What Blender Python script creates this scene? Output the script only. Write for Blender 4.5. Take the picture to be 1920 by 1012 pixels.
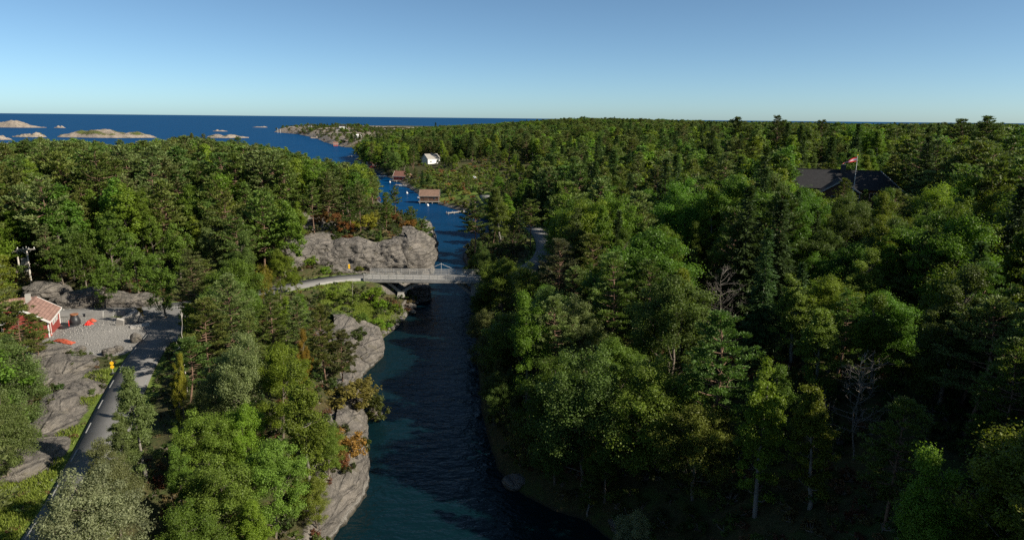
import bpy, bmesh, math, random
import numpy as np
from mathutils import Matrix, Vector

# ------------------------------------------------------------------ camera, sky, sun, exposure
scene = bpy.context.scene
for o in list(bpy.data.objects):
    bpy.data.objects.remove(o)
FPX, PITCH, ROLL, CAMZ = 1297.0, 12.35, 0.567, 36.0
SUN_AZ, SUN_EL = -20.0, 34.0            # degrees ahead of the +X axis, degrees up
cam_data = bpy.data.cameras.new('camera')
cam = bpy.data.objects.new('camera', cam_data)
scene.collection.objects.link(cam)
cam_data.sensor_width = 36.0
cam_data.lens = 36.0 * FPX / 1920.0
cam_data.clip_start = 0.5
cam_data.clip_end = 900000.0
CM = Matrix.Rotation(math.radians(90 - PITCH), 3, 'X') @ Matrix.Rotation(math.radians(ROLL), 3, 'Z')
cam.matrix_world = Matrix.Translation((0, 0, CAMZ)) @ CM.to_4x4()
scene.camera = cam

world = bpy.data.worlds.new('World')
scene.world = world
world.use_nodes = True
wn = world.node_tree.nodes
wl = world.node_tree.links
bg = wn['Background']
sky = wn.new('ShaderNodeTexSky')
sky.sky_type = 'NISHITA'
sky.sun_disc = False
sky.sun_elevation = math.radians(SUN_EL)
sky.sun_rotation = math.radians(90 - SUN_AZ)
sky.altitude = 40
sky.air_density = 0.5
sky.dust_density = 0.5
sky.ozone_density = 4.5
wb = wn.new('ShaderNodeMix')             # white balance of the picture
wb.data_type = 'RGBA'
wb.blend_type = 'MULTIPLY'
wb.inputs[0].default_value = 1.0
wb.inputs[7].default_value = (1.15, 1.215, 1.04, 1.0)
wl.new(sky.outputs[0], wb.inputs[6])
wl.new(wb.outputs[2], bg.inputs[0])
bg.inputs[1].default_value = 0.076

sun_data = bpy.data.lights.new('sun', 'SUN')
sun_data.energy = 5.0
sun_data.angle = math.radians(0.5)
sun_data.color = (1.0, 0.92, 0.78)
sun = bpy.data.objects.new('sun', sun_data)
scene.collection.objects.link(sun)
sa, se = math.radians(SUN_AZ), math.radians(SUN_EL)
SUNV = Vector((math.cos(sa) * math.cos(se), math.sin(sa) * math.cos(se), math.sin(se)))
sun.rotation_euler = SUNV.to_track_quat('Z', 'Y').to_euler()
sun.location = (200, 80, 200)

scene.view_settings.view_transform = 'Standard'
scene.view_settings.look = 'None'
scene.view_settings.exposure = 0.70
scene.view_settings.gamma = 1.0
scene.view_settings.use_curve_mapping = False
scene.render.engine = 'CYCLES'
scene.cycles.max_bounces = 5
scene.cycles.diffuse_bounces = 2
scene.cycles.glossy_bounces = 2
scene.cycles.transmission_bounces = 3
scene.cycles.use_denoising = False

# ------------------------------------------------------------------ picture <-> place
CMn = np.array(CM)
def ray(u, v):
    d = CMn @ np.array([(u - 960.0) / FPX, (506.0 - v) / FPX, -1.0])
    return d / np.linalg.norm(d)
def P(u, v, z=0.0):
    d = ray(u, v)
    s = (z - CAMZ) / d[2]
    return np.array([d[0] * s, d[1] * s, z])
def PD(u, v, y):
    d = ray(u, v)
    s = y / d[1]
    return np.array([d[0] * s, y, CAMZ + d[2] * s])
def proj(p):
    p = np.asarray(p, float)
    c = (p - np.array([0, 0, CAMZ])) @ CMn
    w = np.maximum(-c[..., 2], 1e-3)
    return 960 + FPX * c[..., 0] / w, 506 - FPX * c[..., 1] / w, -c[..., 2]

# ------------------------------------------------------------------ noise
def _h(ix, iy, iz):
    n = (ix * 374761393 + iy * 668265263 + iz * 2147483647 * 0 + iz * 1274126177) & 0xffffffff
    n = ((n ^ (n >> 13)) * 1274126177) & 0xffffffff
    n = n ^ (n >> 16)
    return (n & 0xffff) / 65535.0
def vnoise(x, y, z):
    x, y, z = np.broadcast_arrays(np.asarray(x, float), np.asarray(y, float), np.asarray(z, float))
    fx, fy, fz = np.floor(x), np.floor(y), np.floor(z)
    ix, iy, iz = fx.astype(np.int64), fy.astype(np.int64), fz.astype(np.int64)
    a, b, c = x - fx, y - fy, z - fz
    a, b, c = [t * t * (3 - 2 * t) for t in (a, b, c)]
    r = 0
    for dx in (0, 1):
        for dy in (0, 1):
            for dz in (0, 1):
                w = (a if dx else 1 - a) * (b if dy else 1 - b) * (c if dz else 1 - c)
                r = r + w * _h(ix + dx, iy + dy, iz + dz)
    return r * 2 - 1
def fbm(x, y, z, oct=4):
    r, amp, f, t = 0, 1.0, 1.0, 0
    for k in range(oct):
        r = r + amp * vnoise(x * f + 17.3 * k, y * f - 9.1 * k, z * f + 5.7 * k)
        t += amp
        amp *= 0.5
        f *= 2.03
    return r / t
def sstep(a, b, x):
    t = np.clip((x - a) / (b - a), 0, 1)
    return t * t * (3 - 2 * t)

# ------------------------------------------------------------------ shorelines (traced, then set down on the water plane)
def W(pts, z=0.0):
    return [tuple(P(u, v, z)[:2]) for u, v in pts]
LEFT = W([(600, 1090), (628, 996), (668, 958), (689, 915), (690, 870), (684, 800), (674, 745), (672, 708), (695, 690),
          (719, 668), (717, 636), (745, 614), (765, 592), (784, 569), (800, 545), (812, 505), (816, 488)])
LEFT += [(-21, 190), (-27, 215), (-45, 262), (-68, 330), (-95, 400), (-135, 455), (-165, 478), (-225, 465), (-330, 400),
         (-450, 350), (-800, 330), (-1100, 200), (-1100, -150), (-26, -150), (-18, 20)]
RIGHT = W([(1220, 1070), (1100, 975), (1040, 957), (980, 925), (935, 880), (915, 820), (902, 760), (897, 700), (893, 640),
           (897, 600), (892, 560), (888, 530), (880, 505), (868, 487), (872, 472), (890, 455), (925, 428), (915, 410),
           (888, 401), (850, 392), (824, 384), (806, 377), (786, 366), (766, 353), (746, 341), (730, 334), (712, 327),
           (690, 316), (664, 299), (676, 292), (704, 286), (735, 280), (726, 275), (690, 277), (645, 276.5), (612, 268),
           (592, 259), (560, 252), (514, 248)])
RIGHT += [(-600, 1850), (-420, 2300), (100, 2300), (500, 2500), (900, 3300), (2500, 3600), (5000, 3400), (5000, -300), (20, -300), (14, 30)]
LEFT, RIGHT = np.array(LEFT), np.array(RIGHT)
def sdf(poly, x, y):
    d = np.full(x.shape, 1e12)
    ins = np.zeros(x.shape, bool)
    n = len(poly)
    for i in range(n):
        x0, y0 = poly[i]
        x1, y1 = poly[(i + 1) % n]
        ex, ey = x1 - x0, y1 - y0
        t = np.clip(((x - x0) * ex + (y - y0) * ey) / (ex * ex + ey * ey), 0, 1)
        d = np.minimum(d, (x - x0 - t * ex) ** 2 + (y - y0 - t * ey) ** 2)
        c = (y0 > y) != (y1 > y)
        with np.errstate(divide='ignore', invalid='ignore'):
            ins ^= c & (x < (x1 - x0) * (y - y0) / (y1 - y0 + 1e-12) + x0)
    return np.where(ins, np.sqrt(d), -np.sqrt(d))
# plateau height and rise length around the place: x, y, height, length
CL = np.array([(-18, 50, 3.6, 2.5), (-24, 60, 7, 4), (-22, 85, 6, 3), (-27, 105, 5.5, 6), (-24, 118, 4.8, 9), (-60, 60, 7.5, 5), (-45, 50, 6.5, 5),
               (-62, 80, 6.5, 5), (-50, 128, 6, 6), (-80, 122, 9, 5), (-110, 120, 10, 5), (-80, 150, 13, 6), (-50, 165, 14, 6), (-35, 158, 12, 5),
               (-26, 170, 9, 4), (-40, 200, 11, 8), (-120, 220, 15, 10), (-200, 260, 13, 12), (-60, 260, 7.5, 12),
               (-100, 350, 7, 14), (-150, 430, 14, 12), (-170, 450, 15, 10), (-300, 320, 10, 15), (-450, 290, 8, 15), (-75, 100, 6, 5), (-30, 135, 6, 6)])
CR = np.array([(20, 80, 8, 8), (40, 60, 11, 10), (60, 100, 15, 14), (75, 160, 17, 15), (40, 160, 9, 12), (22, 150, 6, 8), (30, 200, 9, 14), (100, 250, 21, 20),
               (200, 250, 22, 20), (150, 120, 19, 20), (60, 300, 13, 20), (0, 300, 4.5, 12), (-12, 350, 5, 10), (-8, 260, 4, 10), (-60, 480, 7, 15),
               (-110, 620, 5, 15), (0, 450, 12, 20), (0, 700, 11, 20), (110, 500, 17, 20), (220, 900, 19, 25), (150, 1300, 25, 25), (110, 1500, 24, 25), (500, 600, 19, 25),
               (600, 1200, 20, 25), (1200, 1500, 19, 25), (0, 1100, 9, 25), (-130, 950, 10, 14), (-270, 1100, 13, 14), (-400, 1400, 14, 16), (-470, 1550, 13, 16), (-200, 1600, 8, 20),
               (0, 1900, 6, 25), (400, 2100, 8, 25), (1500, 800, 18, 25), (2200, 2600, 12, 25), (900, 2600, 9, 25), (-15, 178, 4.2, 4), (0, 215, 3, 8), (80, 45, 25, 12), (105, 75, 25, 12), (75, 10, 28, 12), (62, 30, 20, 12), (58, 0, 25, 12)])  # closing points: added hill out of view on the right, shading the lower slope
def idw(C, x, y):
    num = np.zeros(x.shape); num2 = np.zeros(x.shape); den = np.zeros(x.shape)
    for cx, cy, h, L in C:
        w = 1.0 / ((x - cx) ** 2 + (y - cy) ** 2 + 25.0) ** 1.6
        num += w * h; num2 += w * L; den += w
    return num / den, num2 / den

# ------------------------------------------------------------------ roads (centre lines with heights) and the yard
def W3(pts):
    return np.array([P(u, v, z) for u, v, z in pts])
def smooth_line(pts, n=6):
    pts = np.asarray(pts, float)
    out = []
    m = len(pts)
    for i in range(m - 1):
        p0, p1, p2, p3 = pts[max(i - 1, 0)], pts[i], pts[i + 1], pts[min(i + 2, m - 1)]
        for k in range(n):
            t = k / n
            out.append(0.5 * ((2 * p1) + (-p0 + p2) * t + (2 * p0 - 5 * p1 + 4 * p2 - p3) * t * t + (-p0 + 3 * p1 - 3 * p2 + p3) * t ** 3))
    out.append(pts[-1])
    return np.array(out)
ROAD_A = smooth_line(np.vstack([[(-26, 20, 7.2)], W3([(95, 1012, 6.9), (176, 860, 6.7), (226, 750, 6.5), (262, 680, 6.35), (300, 628, 6.2), (335, 590, 6.1)])]), 8)
ROAD_B = smooth_line(np.vstack([W3([(-160, 584, 6.6), (0, 585, 6.5), (110, 583, 6.4), (220, 580, 6.25), (335, 573, 6.1), (430, 560, 6.0), (520, 541, 5.9), (590, 528, 5.8), (640, 521, 5.7), (690, 518, 5.6)])]), 6)
BL, BR = P(688, 519.5, 5.6), P(900, 522, 5.6)
ROAD_C = smooth_line(np.vstack([[BR], W3([(955, 517, 5.6), (1010, 490, 5.5), (1022, 462, 5.2), (1008, 434, 4.8), (965, 405, 4.6), (925, 385, 4.5), (908, 366, 4.5)])]), 6)
ROADS = [(ROAD_A, 2.0), (ROAD_B, 2.4), (ROAD_C, 2.2)]
YARD = np.array(W([(92, 606), (108, 592), (170, 592), (232, 594), (330, 600), (326, 632), (268, 642), (225, 662), (150, 665), (85, 645)], 6.2))
def near_line(line, x, y):
    d = np.full(x.shape, 1e12)
    z = np.zeros(x.shape)
    for i in range(len(line) - 1):
        a, b = line[i], line[i + 1]
        ex, ey = b[0] - a[0], b[1] - a[1]
        t = np.clip(((x - a[0]) * ex + (y - a[1]) * ey) / (ex * ex + ey * ey + 1e-9), 0, 1)
        dd = (x - a[0] - t * ex) ** 2 + (y - a[1] - t * ey) ** 2
        m = dd < d
        d = np.where(m, dd, d)
        z = np.where(m, a[2] + t * (b[2] - a[2]), z)
    return np.sqrt(d), z
def blob(x, y, c, r):
    return np.exp(-((x - c[0]) ** 2 + (y - c[1]) ** 2) / (r * r))
MOUND = P(185, 622, 6.2)
def height(x, y):
    x = np.asarray(x, float); y = np.asarray(y, float)
    n1 = fbm(x / 34, y / 34, 0.3, 3)
    n2 = fbm(x / 7, y / 7, 4.1, 3)
    wob = fbm(x / 9, y / 9, 8.8, 3) * np.clip(1.2 + np.abs(y) * 0.012, 1.2, 14)
    out = np.full(x.shape, -5.0)
    dmax = np.full(x.shape, -1e9)
    for poly, C in ((LEFT, CL), (RIGHT, CR)):
        d = sdf(poly, x, y)
        d = d + wob * np.clip(np.abs(d) / 10, 0.12, 0.6)
        hgt, L = idw(C, x, y)
        p = np.clip(hgt + n1 * hgt * 0.22, 1, 40)
        h = np.where(d > 0, p * (1 - np.exp(-np.maximum(d, 0) / L)) + n2 * np.clip(d / 6, 0, 1) * 0.7, np.maximum(d * 0.7, -5.0))
        out = np.maximum(out, h)
        dmax = np.maximum(dmax, d)
    # roads and yard cut the slope
    for line, w in ROADS:
        d, z = near_line(line, x, y)
        k = 1 - sstep(w + 0.9, w + 4.0, d)
        out = np.where(dmax > 0.2, out * (1 - k) + (z - 0.22) * k, out)
    d = sdf(YARD, x, y)
    k = sstep(-3.0, -0.4, d)
    out = np.where(dmax > 0.2, out * (1 - k) + (6.0 + 0.8 * blob(x, y, MOUND, 4.5) + 0.18 * n2) * k, out)
    return out
def shore(x, y):
    x = np.asarray(x, float); y = np.asarray(y, float)
    return np.maximum(sdf(LEFT, x, y), sdf(RIGHT, x, y))
def h1(x, y):
    return float(height(np.array([x]), np.array([y]))[0])
def land(u, v, H=0.0, smin=25.0, smax=1500.0):
    """where the line of sight through (u, v) comes down to H metres above the ground"""
    d = ray(u, v)
    s = np.concatenate([np.arange(smin, 420, 0.7), np.arange(420, smax, 4.0)])
    x, y, z = d[0] * s, d[1] * s, CAMZ + d[2] * s
    hh = np.maximum(height(x, y), 0.0) + H
    i = int(np.argmax(z <= hh))
    if z[i] > hh[i]:
        i = len(s) - 1
    return np.array([x[i], y[i], max(float(height(x[i:i+1], y[i:i+1])[0]), 0.0)])

# ------------------------------------------------------------------ mesh helpers
COL = scene.collection
def mesh_np(name, V, F, mats=(), fm=None, smooth=False, tone=None, attrs=None):
    me = bpy.data.meshes.new(name)
    V = np.ascontiguousarray(V, np.float32)
    Fs = F if isinstance(F, list) else [F]
    Fs = [np.asarray(f, np.int32) for f in Fs if len(f)]
    me.vertices.add(len(V))
    me.vertices.foreach_set('co', V.ravel())
    idx = np.concatenate([f.ravel() for f in Fs])
    tot = np.concatenate([np.full(len(f), f.shape[1], np.int32) for f in Fs])
    st = np.concatenate([[0], np.cumsum(tot)[:-1]]).astype(np.int32)
    me.loops.add(len(idx))
    me.loops.foreach_set('vertex_index', idx)
    me.polygons.add(len(tot))
    me.polygons.foreach_set('loop_start', st)
    if fm is not None:
        me.polygons.foreach_set('material_index', np.asarray(fm, np.int32))
    me.polygons.foreach_set('use_smooth', np.full(len(tot), bool(smooth)) if not hasattr(smooth, '__len__') else np.asarray(smooth, bool))
    if tone is not None:
        a = me.attributes.new('tone', 'FLOAT', 'FACE')
        a.data.foreach_set('value', np.asarray(tone, np.float32))
    for k, arr in (attrs or {}).items():
        a = me.attributes.new(k, 'FLOAT', 'POINT')
        a.data.foreach_set('value', np.asarray(arr, np.float32))
    for m in mats:
        me.materials.append(m)
    me.update(calc_edges=True)
    me.validate()
    return me
def link(name, me, parent=None, **props):
    o = bpy.data.objects.new(name, me)
    COL.objects.link(o)
    if parent is not None:
        o.parent = parent
    for k, v in props.items():
        o[k] = v
    return o
def empty(name, loc, rz=0.0, label=None, category=None, group=None):
    o = bpy.data.objects.new(name, None)
    COL.objects.link(o)
    o.location = loc
    o.rotation_euler = (0, 0, rz)
    o.empty_display_size = 0.3
    if label: o['label'] = label
    if category: o['category'] = category
    if group: o['group'] = group
    return o
class MB:
    """collects shapes for one mesh"""
    def __init__(self):
        self.v, self.q, self.n = [], [], 0
    def add(self, V, F):
        V = np.asarray(V, float)
        self.v.append(V)
        for f in F:
            self.q.append(tuple(int(i) + self.n for i in f))
        self.n += len(V)
        return self
    def box(self, c, s, rz=0.0, taper=1.0, rx=0.0):
        x, y, z = [k / 2 for k in s]
        V = np.array([(sx * x * (taper if sz > 0 else 1), sy * y * (taper if sz > 0 else 1), sz * z) for sz in (-1, 1) for sx, sy in ((-1, -1), (1, -1), (1, 1), (-1, 1))])
        if rx:
            ca, sb = math.cos(rx), math.sin(rx)
            V = np.stack([V[:, 0], V[:, 1] * ca - V[:, 2] * sb, V[:, 1] * sb + V[:, 2] * ca], 1)
        ca, sb = math.cos(rz), math.sin(rz)
        V = np.stack([V[:, 0] * ca - V[:, 1] * sb, V[:, 0] * sb + V[:, 1] * ca, V[:, 2]], 1) + np.array(c)
        return self.add(V, [(0, 3, 2, 1), (4, 5, 6, 7), (0, 1, 5, 4), (1, 2, 6, 5), (2, 3, 7, 6), (3, 0, 4, 7)])
    def beam(self, a, b, w, h):
        """box along a-b"""
        a, b = np.array(a, float), np.array(b, float)
        d = b - a
        d /= np.linalg.norm(d)
        up = np.array([0, 0, 1.0]) if abs(d[2]) < 0.95 else np.array([0, 1.0, 0])
        s = np.cross(d, up); s /= np.linalg.norm(s)
        t = np.cross(s, d)
        V = [p + s * sx * w / 2 + t * sy * h / 2 for p in (a, b) for sx, sy in ((-1, -1), (1, -1), (1, 1), (-1, 1))]
        return self.add(V, [(0, 1, 2, 3), (7, 6, 5, 4), (0, 4, 5, 1), (1, 5, 6, 2), (2, 6, 7, 3), (3, 7, 4, 0)])
    def tube(self, pts, radii, n=6):
        V, F = tube_np(pts, radii, n)
        return self.add(V, F)
    def lathe(self, prof, n=16, c=(0, 0, 0)):
        V, F = [], []
        for r, z in prof:
            for k in range(n):
                a = 2 * math.pi * k / n
                V.append((c[0] + r * math.cos(a), c[1] + r * math.sin(a), c[2] + z))
        for i in range(len(prof) - 1):
            for k in range(n):
                F.append((i * n + k, i * n + (k + 1) % n, (i + 1) * n + (k + 1) % n, (i + 1) * n + k))
        F.append(tuple(range(n))[::-1])
        F.append(tuple((len(prof) - 1) * n + k for k in range(n)))
        return self.add(V, F)
    def prism(self, poly, z0, z1):
        n = len(poly)
        V = [(p[0], p[1], z0) for p in poly] + [(p[0], p[1], z1) for p in poly]
        F = [tuple(range(n))[::-1], tuple(range(n, 2 * n))] + [(i, (i + 1) % n, n + (i + 1) % n, n + i) for i in range(n)]
        return self.add(V, F)
    def mesh(self, name, mat, smooth=False):
        me = bpy.data.meshes.new(name)
        me.from_pydata([tuple(p) for p in np.concatenate(self.v)], [], self.q)
        me.materials.append(mat)
        if smooth:
            me.polygons.foreach_set('use_smooth', np.ones(len(me.polygons), bool))
        me.update()
        return me
    def build(self, name, mat, parent=None, smooth=False, **props):
        return link(name, self.mesh(name, mat, smooth), parent, **props)
def tube_np(pts, radii, n=6):
    pts = np.asarray(pts, float)
    m = len(pts)
    V = np.zeros((m * n + 1, 3))
    ang = np.arange(n) * 2 * math.pi / n
    for i in range(m):
        d = pts[min(i + 1, m - 1)] - pts[max(i - 1, 0)]
        d = d / (np.linalg.norm(d) + 1e-9)
        up = np.array([0, 0, 1.0]) if abs(d[2]) < 0.9 else np.array([1.0, 0, 0])
        s = np.cross(d, up); s /= np.linalg.norm(s)
        t = np.cross(s, d)
        V[i * n:(i + 1) * n] = pts[i] + radii[i] * (np.cos(ang)[:, None] * s + np.sin(ang)[:, None] * t)
    V[-1] = pts[-1] + (pts[-1] - pts[-2]) * 0.02
    F = []
    for i in range(m - 1):
        for k in range(n):
            F.append((i * n + k, (i + 1) * n + k, (i + 1) * n + (k + 1) % n, i * n + (k + 1) % n))
    for k in range(n):
        F.append(((m - 1) * n + k, m * n, m * n, (m - 1) * n + (k + 1) % n)[:2] + ((m - 1) * n + (k + 1) % n,))
    return V, F
# ------------------------------------------------------------------ materials
class N:
    """small node-graph writer"""
    def __init__(self, name):
        self.m = bpy.data.materials.new(name)
        self.m.use_nodes = True
        self.t = self.m.node_tree
        self.b = self.t.nodes['Principled BSDF']
        self.out = self.t.nodes['Material Output']
    def new(self, kind, **kw):
        n = self.t.nodes.new(kind)
        for k, v in kw.items():
            setattr(n, k, v)
        return n
    def put(self, sock, val):
        if hasattr(val, 'is_output'):
            self.t.links.new(val, sock)
        elif val is not None:
            if hasattr(sock.default_value, '__len__') and hasattr(val, '__len__') and len(val) == 3 and len(sock.default_value) == 4:
                val = (*val, 1.0)
            sock.default_value = val
    def math(self, op, a, b=None, clamp=False):
        n = self.new('ShaderNodeMath', operation=op, use_clamp=clamp)
        self.put(n.inputs[0], a)
        if b is not None: self.put(n.inputs[1], b)
        return n.outputs[0]
    def mix(self, f, a, b, blend='MIX'):
        n = self.new('ShaderNodeMix', data_type='RGBA', blend_type=blend)
        self.put(n.inputs[0], f); self.put(n.inputs[6], a); self.put(n.inputs[7], b)
        return n.outputs[2]
    def coord(self, which='Object', scale=(1, 1, 1), rot=(0, 0, 0)):
        c = self.new('ShaderNodeTexCoord')
        mp = self.new('ShaderNodeMapping')
        mp.inputs['Scale'].default_value = scale
        mp.inputs['Rotation'].default_value = rot
        self.t.links.new(c.outputs[which], mp.inputs[0])
        return mp.outputs[0]
    def noise(self, vec, scale=1.0, detail=4, rough=0.55, dist=0.0, out=0):
        n = self.new('ShaderNodeTexNoise')
        n.inputs['Scale'].default_value = scale
        n.inputs['Detail'].default_value = detail
        n.inputs['Roughness'].default_value = rough
        n.inputs['Distortion'].default_value = dist
        self.put(n.inputs['Vector'], vec)
        return n.outputs[out]
    def voro(self, vec, scale=1.0, feature='DISTANCE_TO_EDGE'):
        n = self.new('ShaderNodeTexVoronoi', feature=feature)
        n.inputs['Scale'].default_value = scale
        self.put(n.inputs['Vector'], vec)
        return n.outputs['Distance']
    def ramp(self, f, stops):
        n = self.new('ShaderNodeValToRGB')
        e = n.color_ramp.elements
        while len(e) < len(stops): e.new(0.5)
        for k, (p, c) in enumerate(stops):
            e[k].position = p
            e[k].color = (*c, 1) if hasattr(c, '__len__') else (c, c, c, 1)
        self.put(n.inputs[0], f)
        return n.outputs[0]
    def attr(self, name, kind='GEOMETRY'):
        n = self.new('ShaderNodeAttribute', attribute_name=name, attribute_type=kind)
        return n.outputs['Fac']
    def bump(self, h, strength=0.5, dist=0.1, normal=None):
        n = self.new('ShaderNodeBump')
        n.inputs['Strength'].default_value = strength
        n.inputs['Distance'].default_value = dist
        self.put(n.inputs['Height'], h)
        if normal is not None: self.put(n.inputs['Normal'], normal)
        return n.outputs[0]
    def done(self, col=None, rough=0.8, nrm=None, spec=0.3, metal=0.0):
        if col is not None: self.put(self.b.inputs['Base Color'], col)
        self.put(self.b.inputs['Roughness'], rough)
        self.put(self.b.inputs['Specular IOR Level'], spec)
        self.put(self.b.inputs['Metallic'], metal)
        if nrm is not None: self.put(self.b.inputs['Normal'], nrm)
        return self.m

def plain(name, col, rough=0.7, var=0.25, scale=2.0, spec=0.3, metal=0.0, bump=0.0, bscale=20.0):
    g = N(name)
    v = g.coord()
    n = g.noise(v, scale, 5, 0.6)
    lo = tuple(c * (1 - var) for c in col)
    hi = tuple(min(1, c * (1 + var)) for c in col)
    c = g.ramp(n, [(0.3, lo), (0.7, hi)])
    nr = g.bump(g.noise(v, bscale, 3), bump, 0.03) if bump else None
    return g.done(c, rough, nr, spec, metal)

def rock_nodes(g, v, z=None):
    big = g.noise(v, 0.22, 5, 0.6)
    mid = g.noise(v, 1.4, 6, 0.65)
    fine = g.noise(v, 9.0, 4, 0.7)
    st = g.coord('Object', (0.9, 0.35, 2.6), (0.25, 0.35, 0.5))
    streak = g.noise(st, 1.1, 6, 0.7, 0.8)
    c = g.ramp(big, [(0.3, (0.120, 0.108, 0.094)), (0.52, (0.185, 0.166, 0.143)), (0.72, (0.245, 0.215, 0.182))])
    c = g.mix(g.ramp(streak, [(0.40, 0.0), (0.62, 0.75)]), c, (0.088, 0.080, 0.072))
    c = g.mix(g.ramp(mid, [(0.55, 0.0), (0.75, 0.6)]), c, (0.30, 0.27, 0.235))
    c = g.mix(g.ramp(g.noise(v, 0.6, 5, 0.7), [(0.58, 0.0), (0.74, 0.55)]), c, (0.15, 0.13, 0.07))
    crack = g.ramp(g.math('ADD', g.voro(g.mix(0.22, st, g.noise(v, 0.5, 4, 0.6, 0.0, 1)), 0.5), g.math('MULTIPLY', mid, 0.12)), [(0.05, 0.0), (0.12, 1.0)])
    c = g.mix(g.math('MULTIPLY', g.math('SUBTRACT', 1.0, crack), 0.55), c, (0.07, 0.065, 0.06))
    h = g.math('ADD', g.math('MULTIPLY', mid, 0.7), g.math('ADD', g.math('MULTIPLY', fine, 0.2), g.math('ADD', g.math('MULTIPLY', streak, 0.8), g.math('MULTIPLY', crack, 0.35))))
    return c, h

def mat_rock():
    g = N('granite')
    v = g.coord()
    c, h = rock_nodes(g, v)
    geo = g.new('ShaderNodeNewGeometry')
    sep = g.new('ShaderNodeSeparateXYZ')
    g.t.links.new(geo.outputs['Position'], sep.inputs[0])
    zz = g.math('ADD', sep.outputs['Z'], g.math('MULTIPLY', g.noise(v, 0.8, 3), 0.5))
    c = g.mix(g.ramp(zz, [(0.30, 0.85), (0.55, 0.0)]), c, (0.035, 0.032, 0.02))     # weed and wet stain at the tide line
    c = g.mix(g.ramp(zz, [(0.50, 0.0), (0.60, 0.45), (0.95, 0.0)]), c, (0.36, 0.345, 0.31))   # bleached salt band
    return g.done(c, 0.85, g.bump(h, 1.0, 0.6), 0.25)

def mat_ground():
    g = N('ground_cover')
    v = g.coord()
    n1 = g.noise(v, 0.35, 6, 0.65)
    n2 = g.noise(v, 2.2, 6, 0.7)
    n3 = g.noise(v, 0.09, 4, 0.6)
    floor = g.ramp(n2, [(0.3, (0.030, 0.028, 0.014)), (0.5, (0.055, 0.055, 0.022)), (0.7, (0.10, 0.075, 0.035))])
    floor = g.mix(g.ramp(n1, [(0.48, 0.0), (0.62, 0.8)]), floor, (0.05, 0.075, 0.018))
    floor = g.mix(g.ramp(n3, [(0.55, 0.0), (0.68, 0.45)]), floor, (0.15, 0.085, 0.035))
    grass = g.ramp(n2, [(0.3, (0.07, 0.11, 0.015)), (0.55, (0.12, 0.17, 0.03)), (0.75, (0.20, 0.18, 0.06))])
    gravel = g.ramp(g.noise(v, 5.0, 6, 0.8), [(0.3, (0.14, 0.135, 0.125)), (0.5, (0.22, 0.21, 0.195)), (0.72, (0.30, 0.285, 0.26))])
    rc, rh = rock_nodes(g, v)
    rc = g.mix(g.attr('m_pale'), rc, g.mix(1.0, rc, (1.75, 1.62, 1.5), 'MULTIPLY'))     # wave-washed skerries are barer and paler
    jit = g.math('MULTIPLY', g.math('SUBTRACT', n2, 0.5), 1.1)
    def mask(name, a=0.42, b=0.58):
        return g.ramp(g.math('ADD', g.attr(name), jit), [(a, 0.0), (b, 1.0)])
    c = g.mix(mask('m_grass'), floor, grass)
    mr = mask('m_rock')
    c = g.mix(mr, c, rc)
    c = g.mix(mask('m_gravel', 0.46, 0.54), c, gravel)
    geo = g.new('ShaderNodeNewGeometry')
    sep = g.new('ShaderNodeSeparateXYZ')
    g.t.links.new(geo.outputs['Position'], sep.inputs[0])
    zz = g.math('ADD', sep.outputs['Z'], g.math('MULTIPLY', n1, 0.5))
    c = g.mix(g.ramp(zz, [(0.30, 0.85), (0.55, 0.0)]), c, (0.035, 0.032, 0.02))
    h = g.math('ADD', g.math('MULTIPLY', rh, mr), g.math('MULTIPLY', g.noise(v, 4.0, 5, 0.75), 0.8))
    return g.done(c, 0.92, g.bump(h, 0.8, 0.3), 0.15)

def mat_water():
    g = N('sea_water')
    v = g.coord('Object', (0.62, 1.0, 1.0), (0, 0, 0.12))
    n1 = g.noise(v, 0.55, 3, 0.55, 0.4)
    n2 = g.noise(v, 1.7, 3, 0.6, 0.3)
    n3 = g.noise(v, 0.05, 3, 0.6)
    h = g.math('ADD', g.math('MULTIPLY', n1, 1.0), g.math('MULTIPLY', n2, 0.38))
    c = g.mix(g.ramp(n3, [(0.35, 0.0), (0.7, 1.0)]), WATER_A, WATER_B)
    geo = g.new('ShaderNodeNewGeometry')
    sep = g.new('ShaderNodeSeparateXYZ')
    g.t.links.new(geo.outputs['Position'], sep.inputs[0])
    murk_shade = g.ramp(g.math('ADD', g.math('DIVIDE', sep.outputs['Y'], 400.0), g.math('MULTIPLY', g.math('SUBTRACT', n3, 0.5), 0.15)), [(0.30, 1.0), (0.75, 0.0)])
    c = g.mix(murk_shade, c, (0.0018, 0.0115, 0.0155))        # murkier channel water, with the shade of its banks darkened into the colour
    nr = g.bump(h, 0.6, 0.55)
    g.done(c, 0.9, nr, 0.0)
    gl = g.new('ShaderNodeBsdfGlossy')
    gl.inputs['Roughness'].default_value = 0.16
    g.put(gl.inputs['Normal'], nr)
    fr = g.new('ShaderNodeFresnel')
    fr.inputs['IOR'].default_value = 1.333
    g.put(fr.inputs['Normal'], nr)
    fac = g.math('MINIMUM', g.math('MULTIPLY', fr.outputs[0], 0.8), 0.085)      # a ruffled sea never mirrors fully at grazing view
    mx = g.new('ShaderNodeMixShader')
    g.put(mx.inputs[0], fac)
    g.t.links.new(g.b.outputs[0], mx.inputs[1])
    g.t.links.new(gl.outputs[0], mx.inputs[2])
    g.t.links.new(mx.outputs[0], g.out.inputs[0])
    return g.m
WATER_A, WATER_B = (0.001, 0.036, 0.108), (0.0015, 0.046, 0.136)

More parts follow.
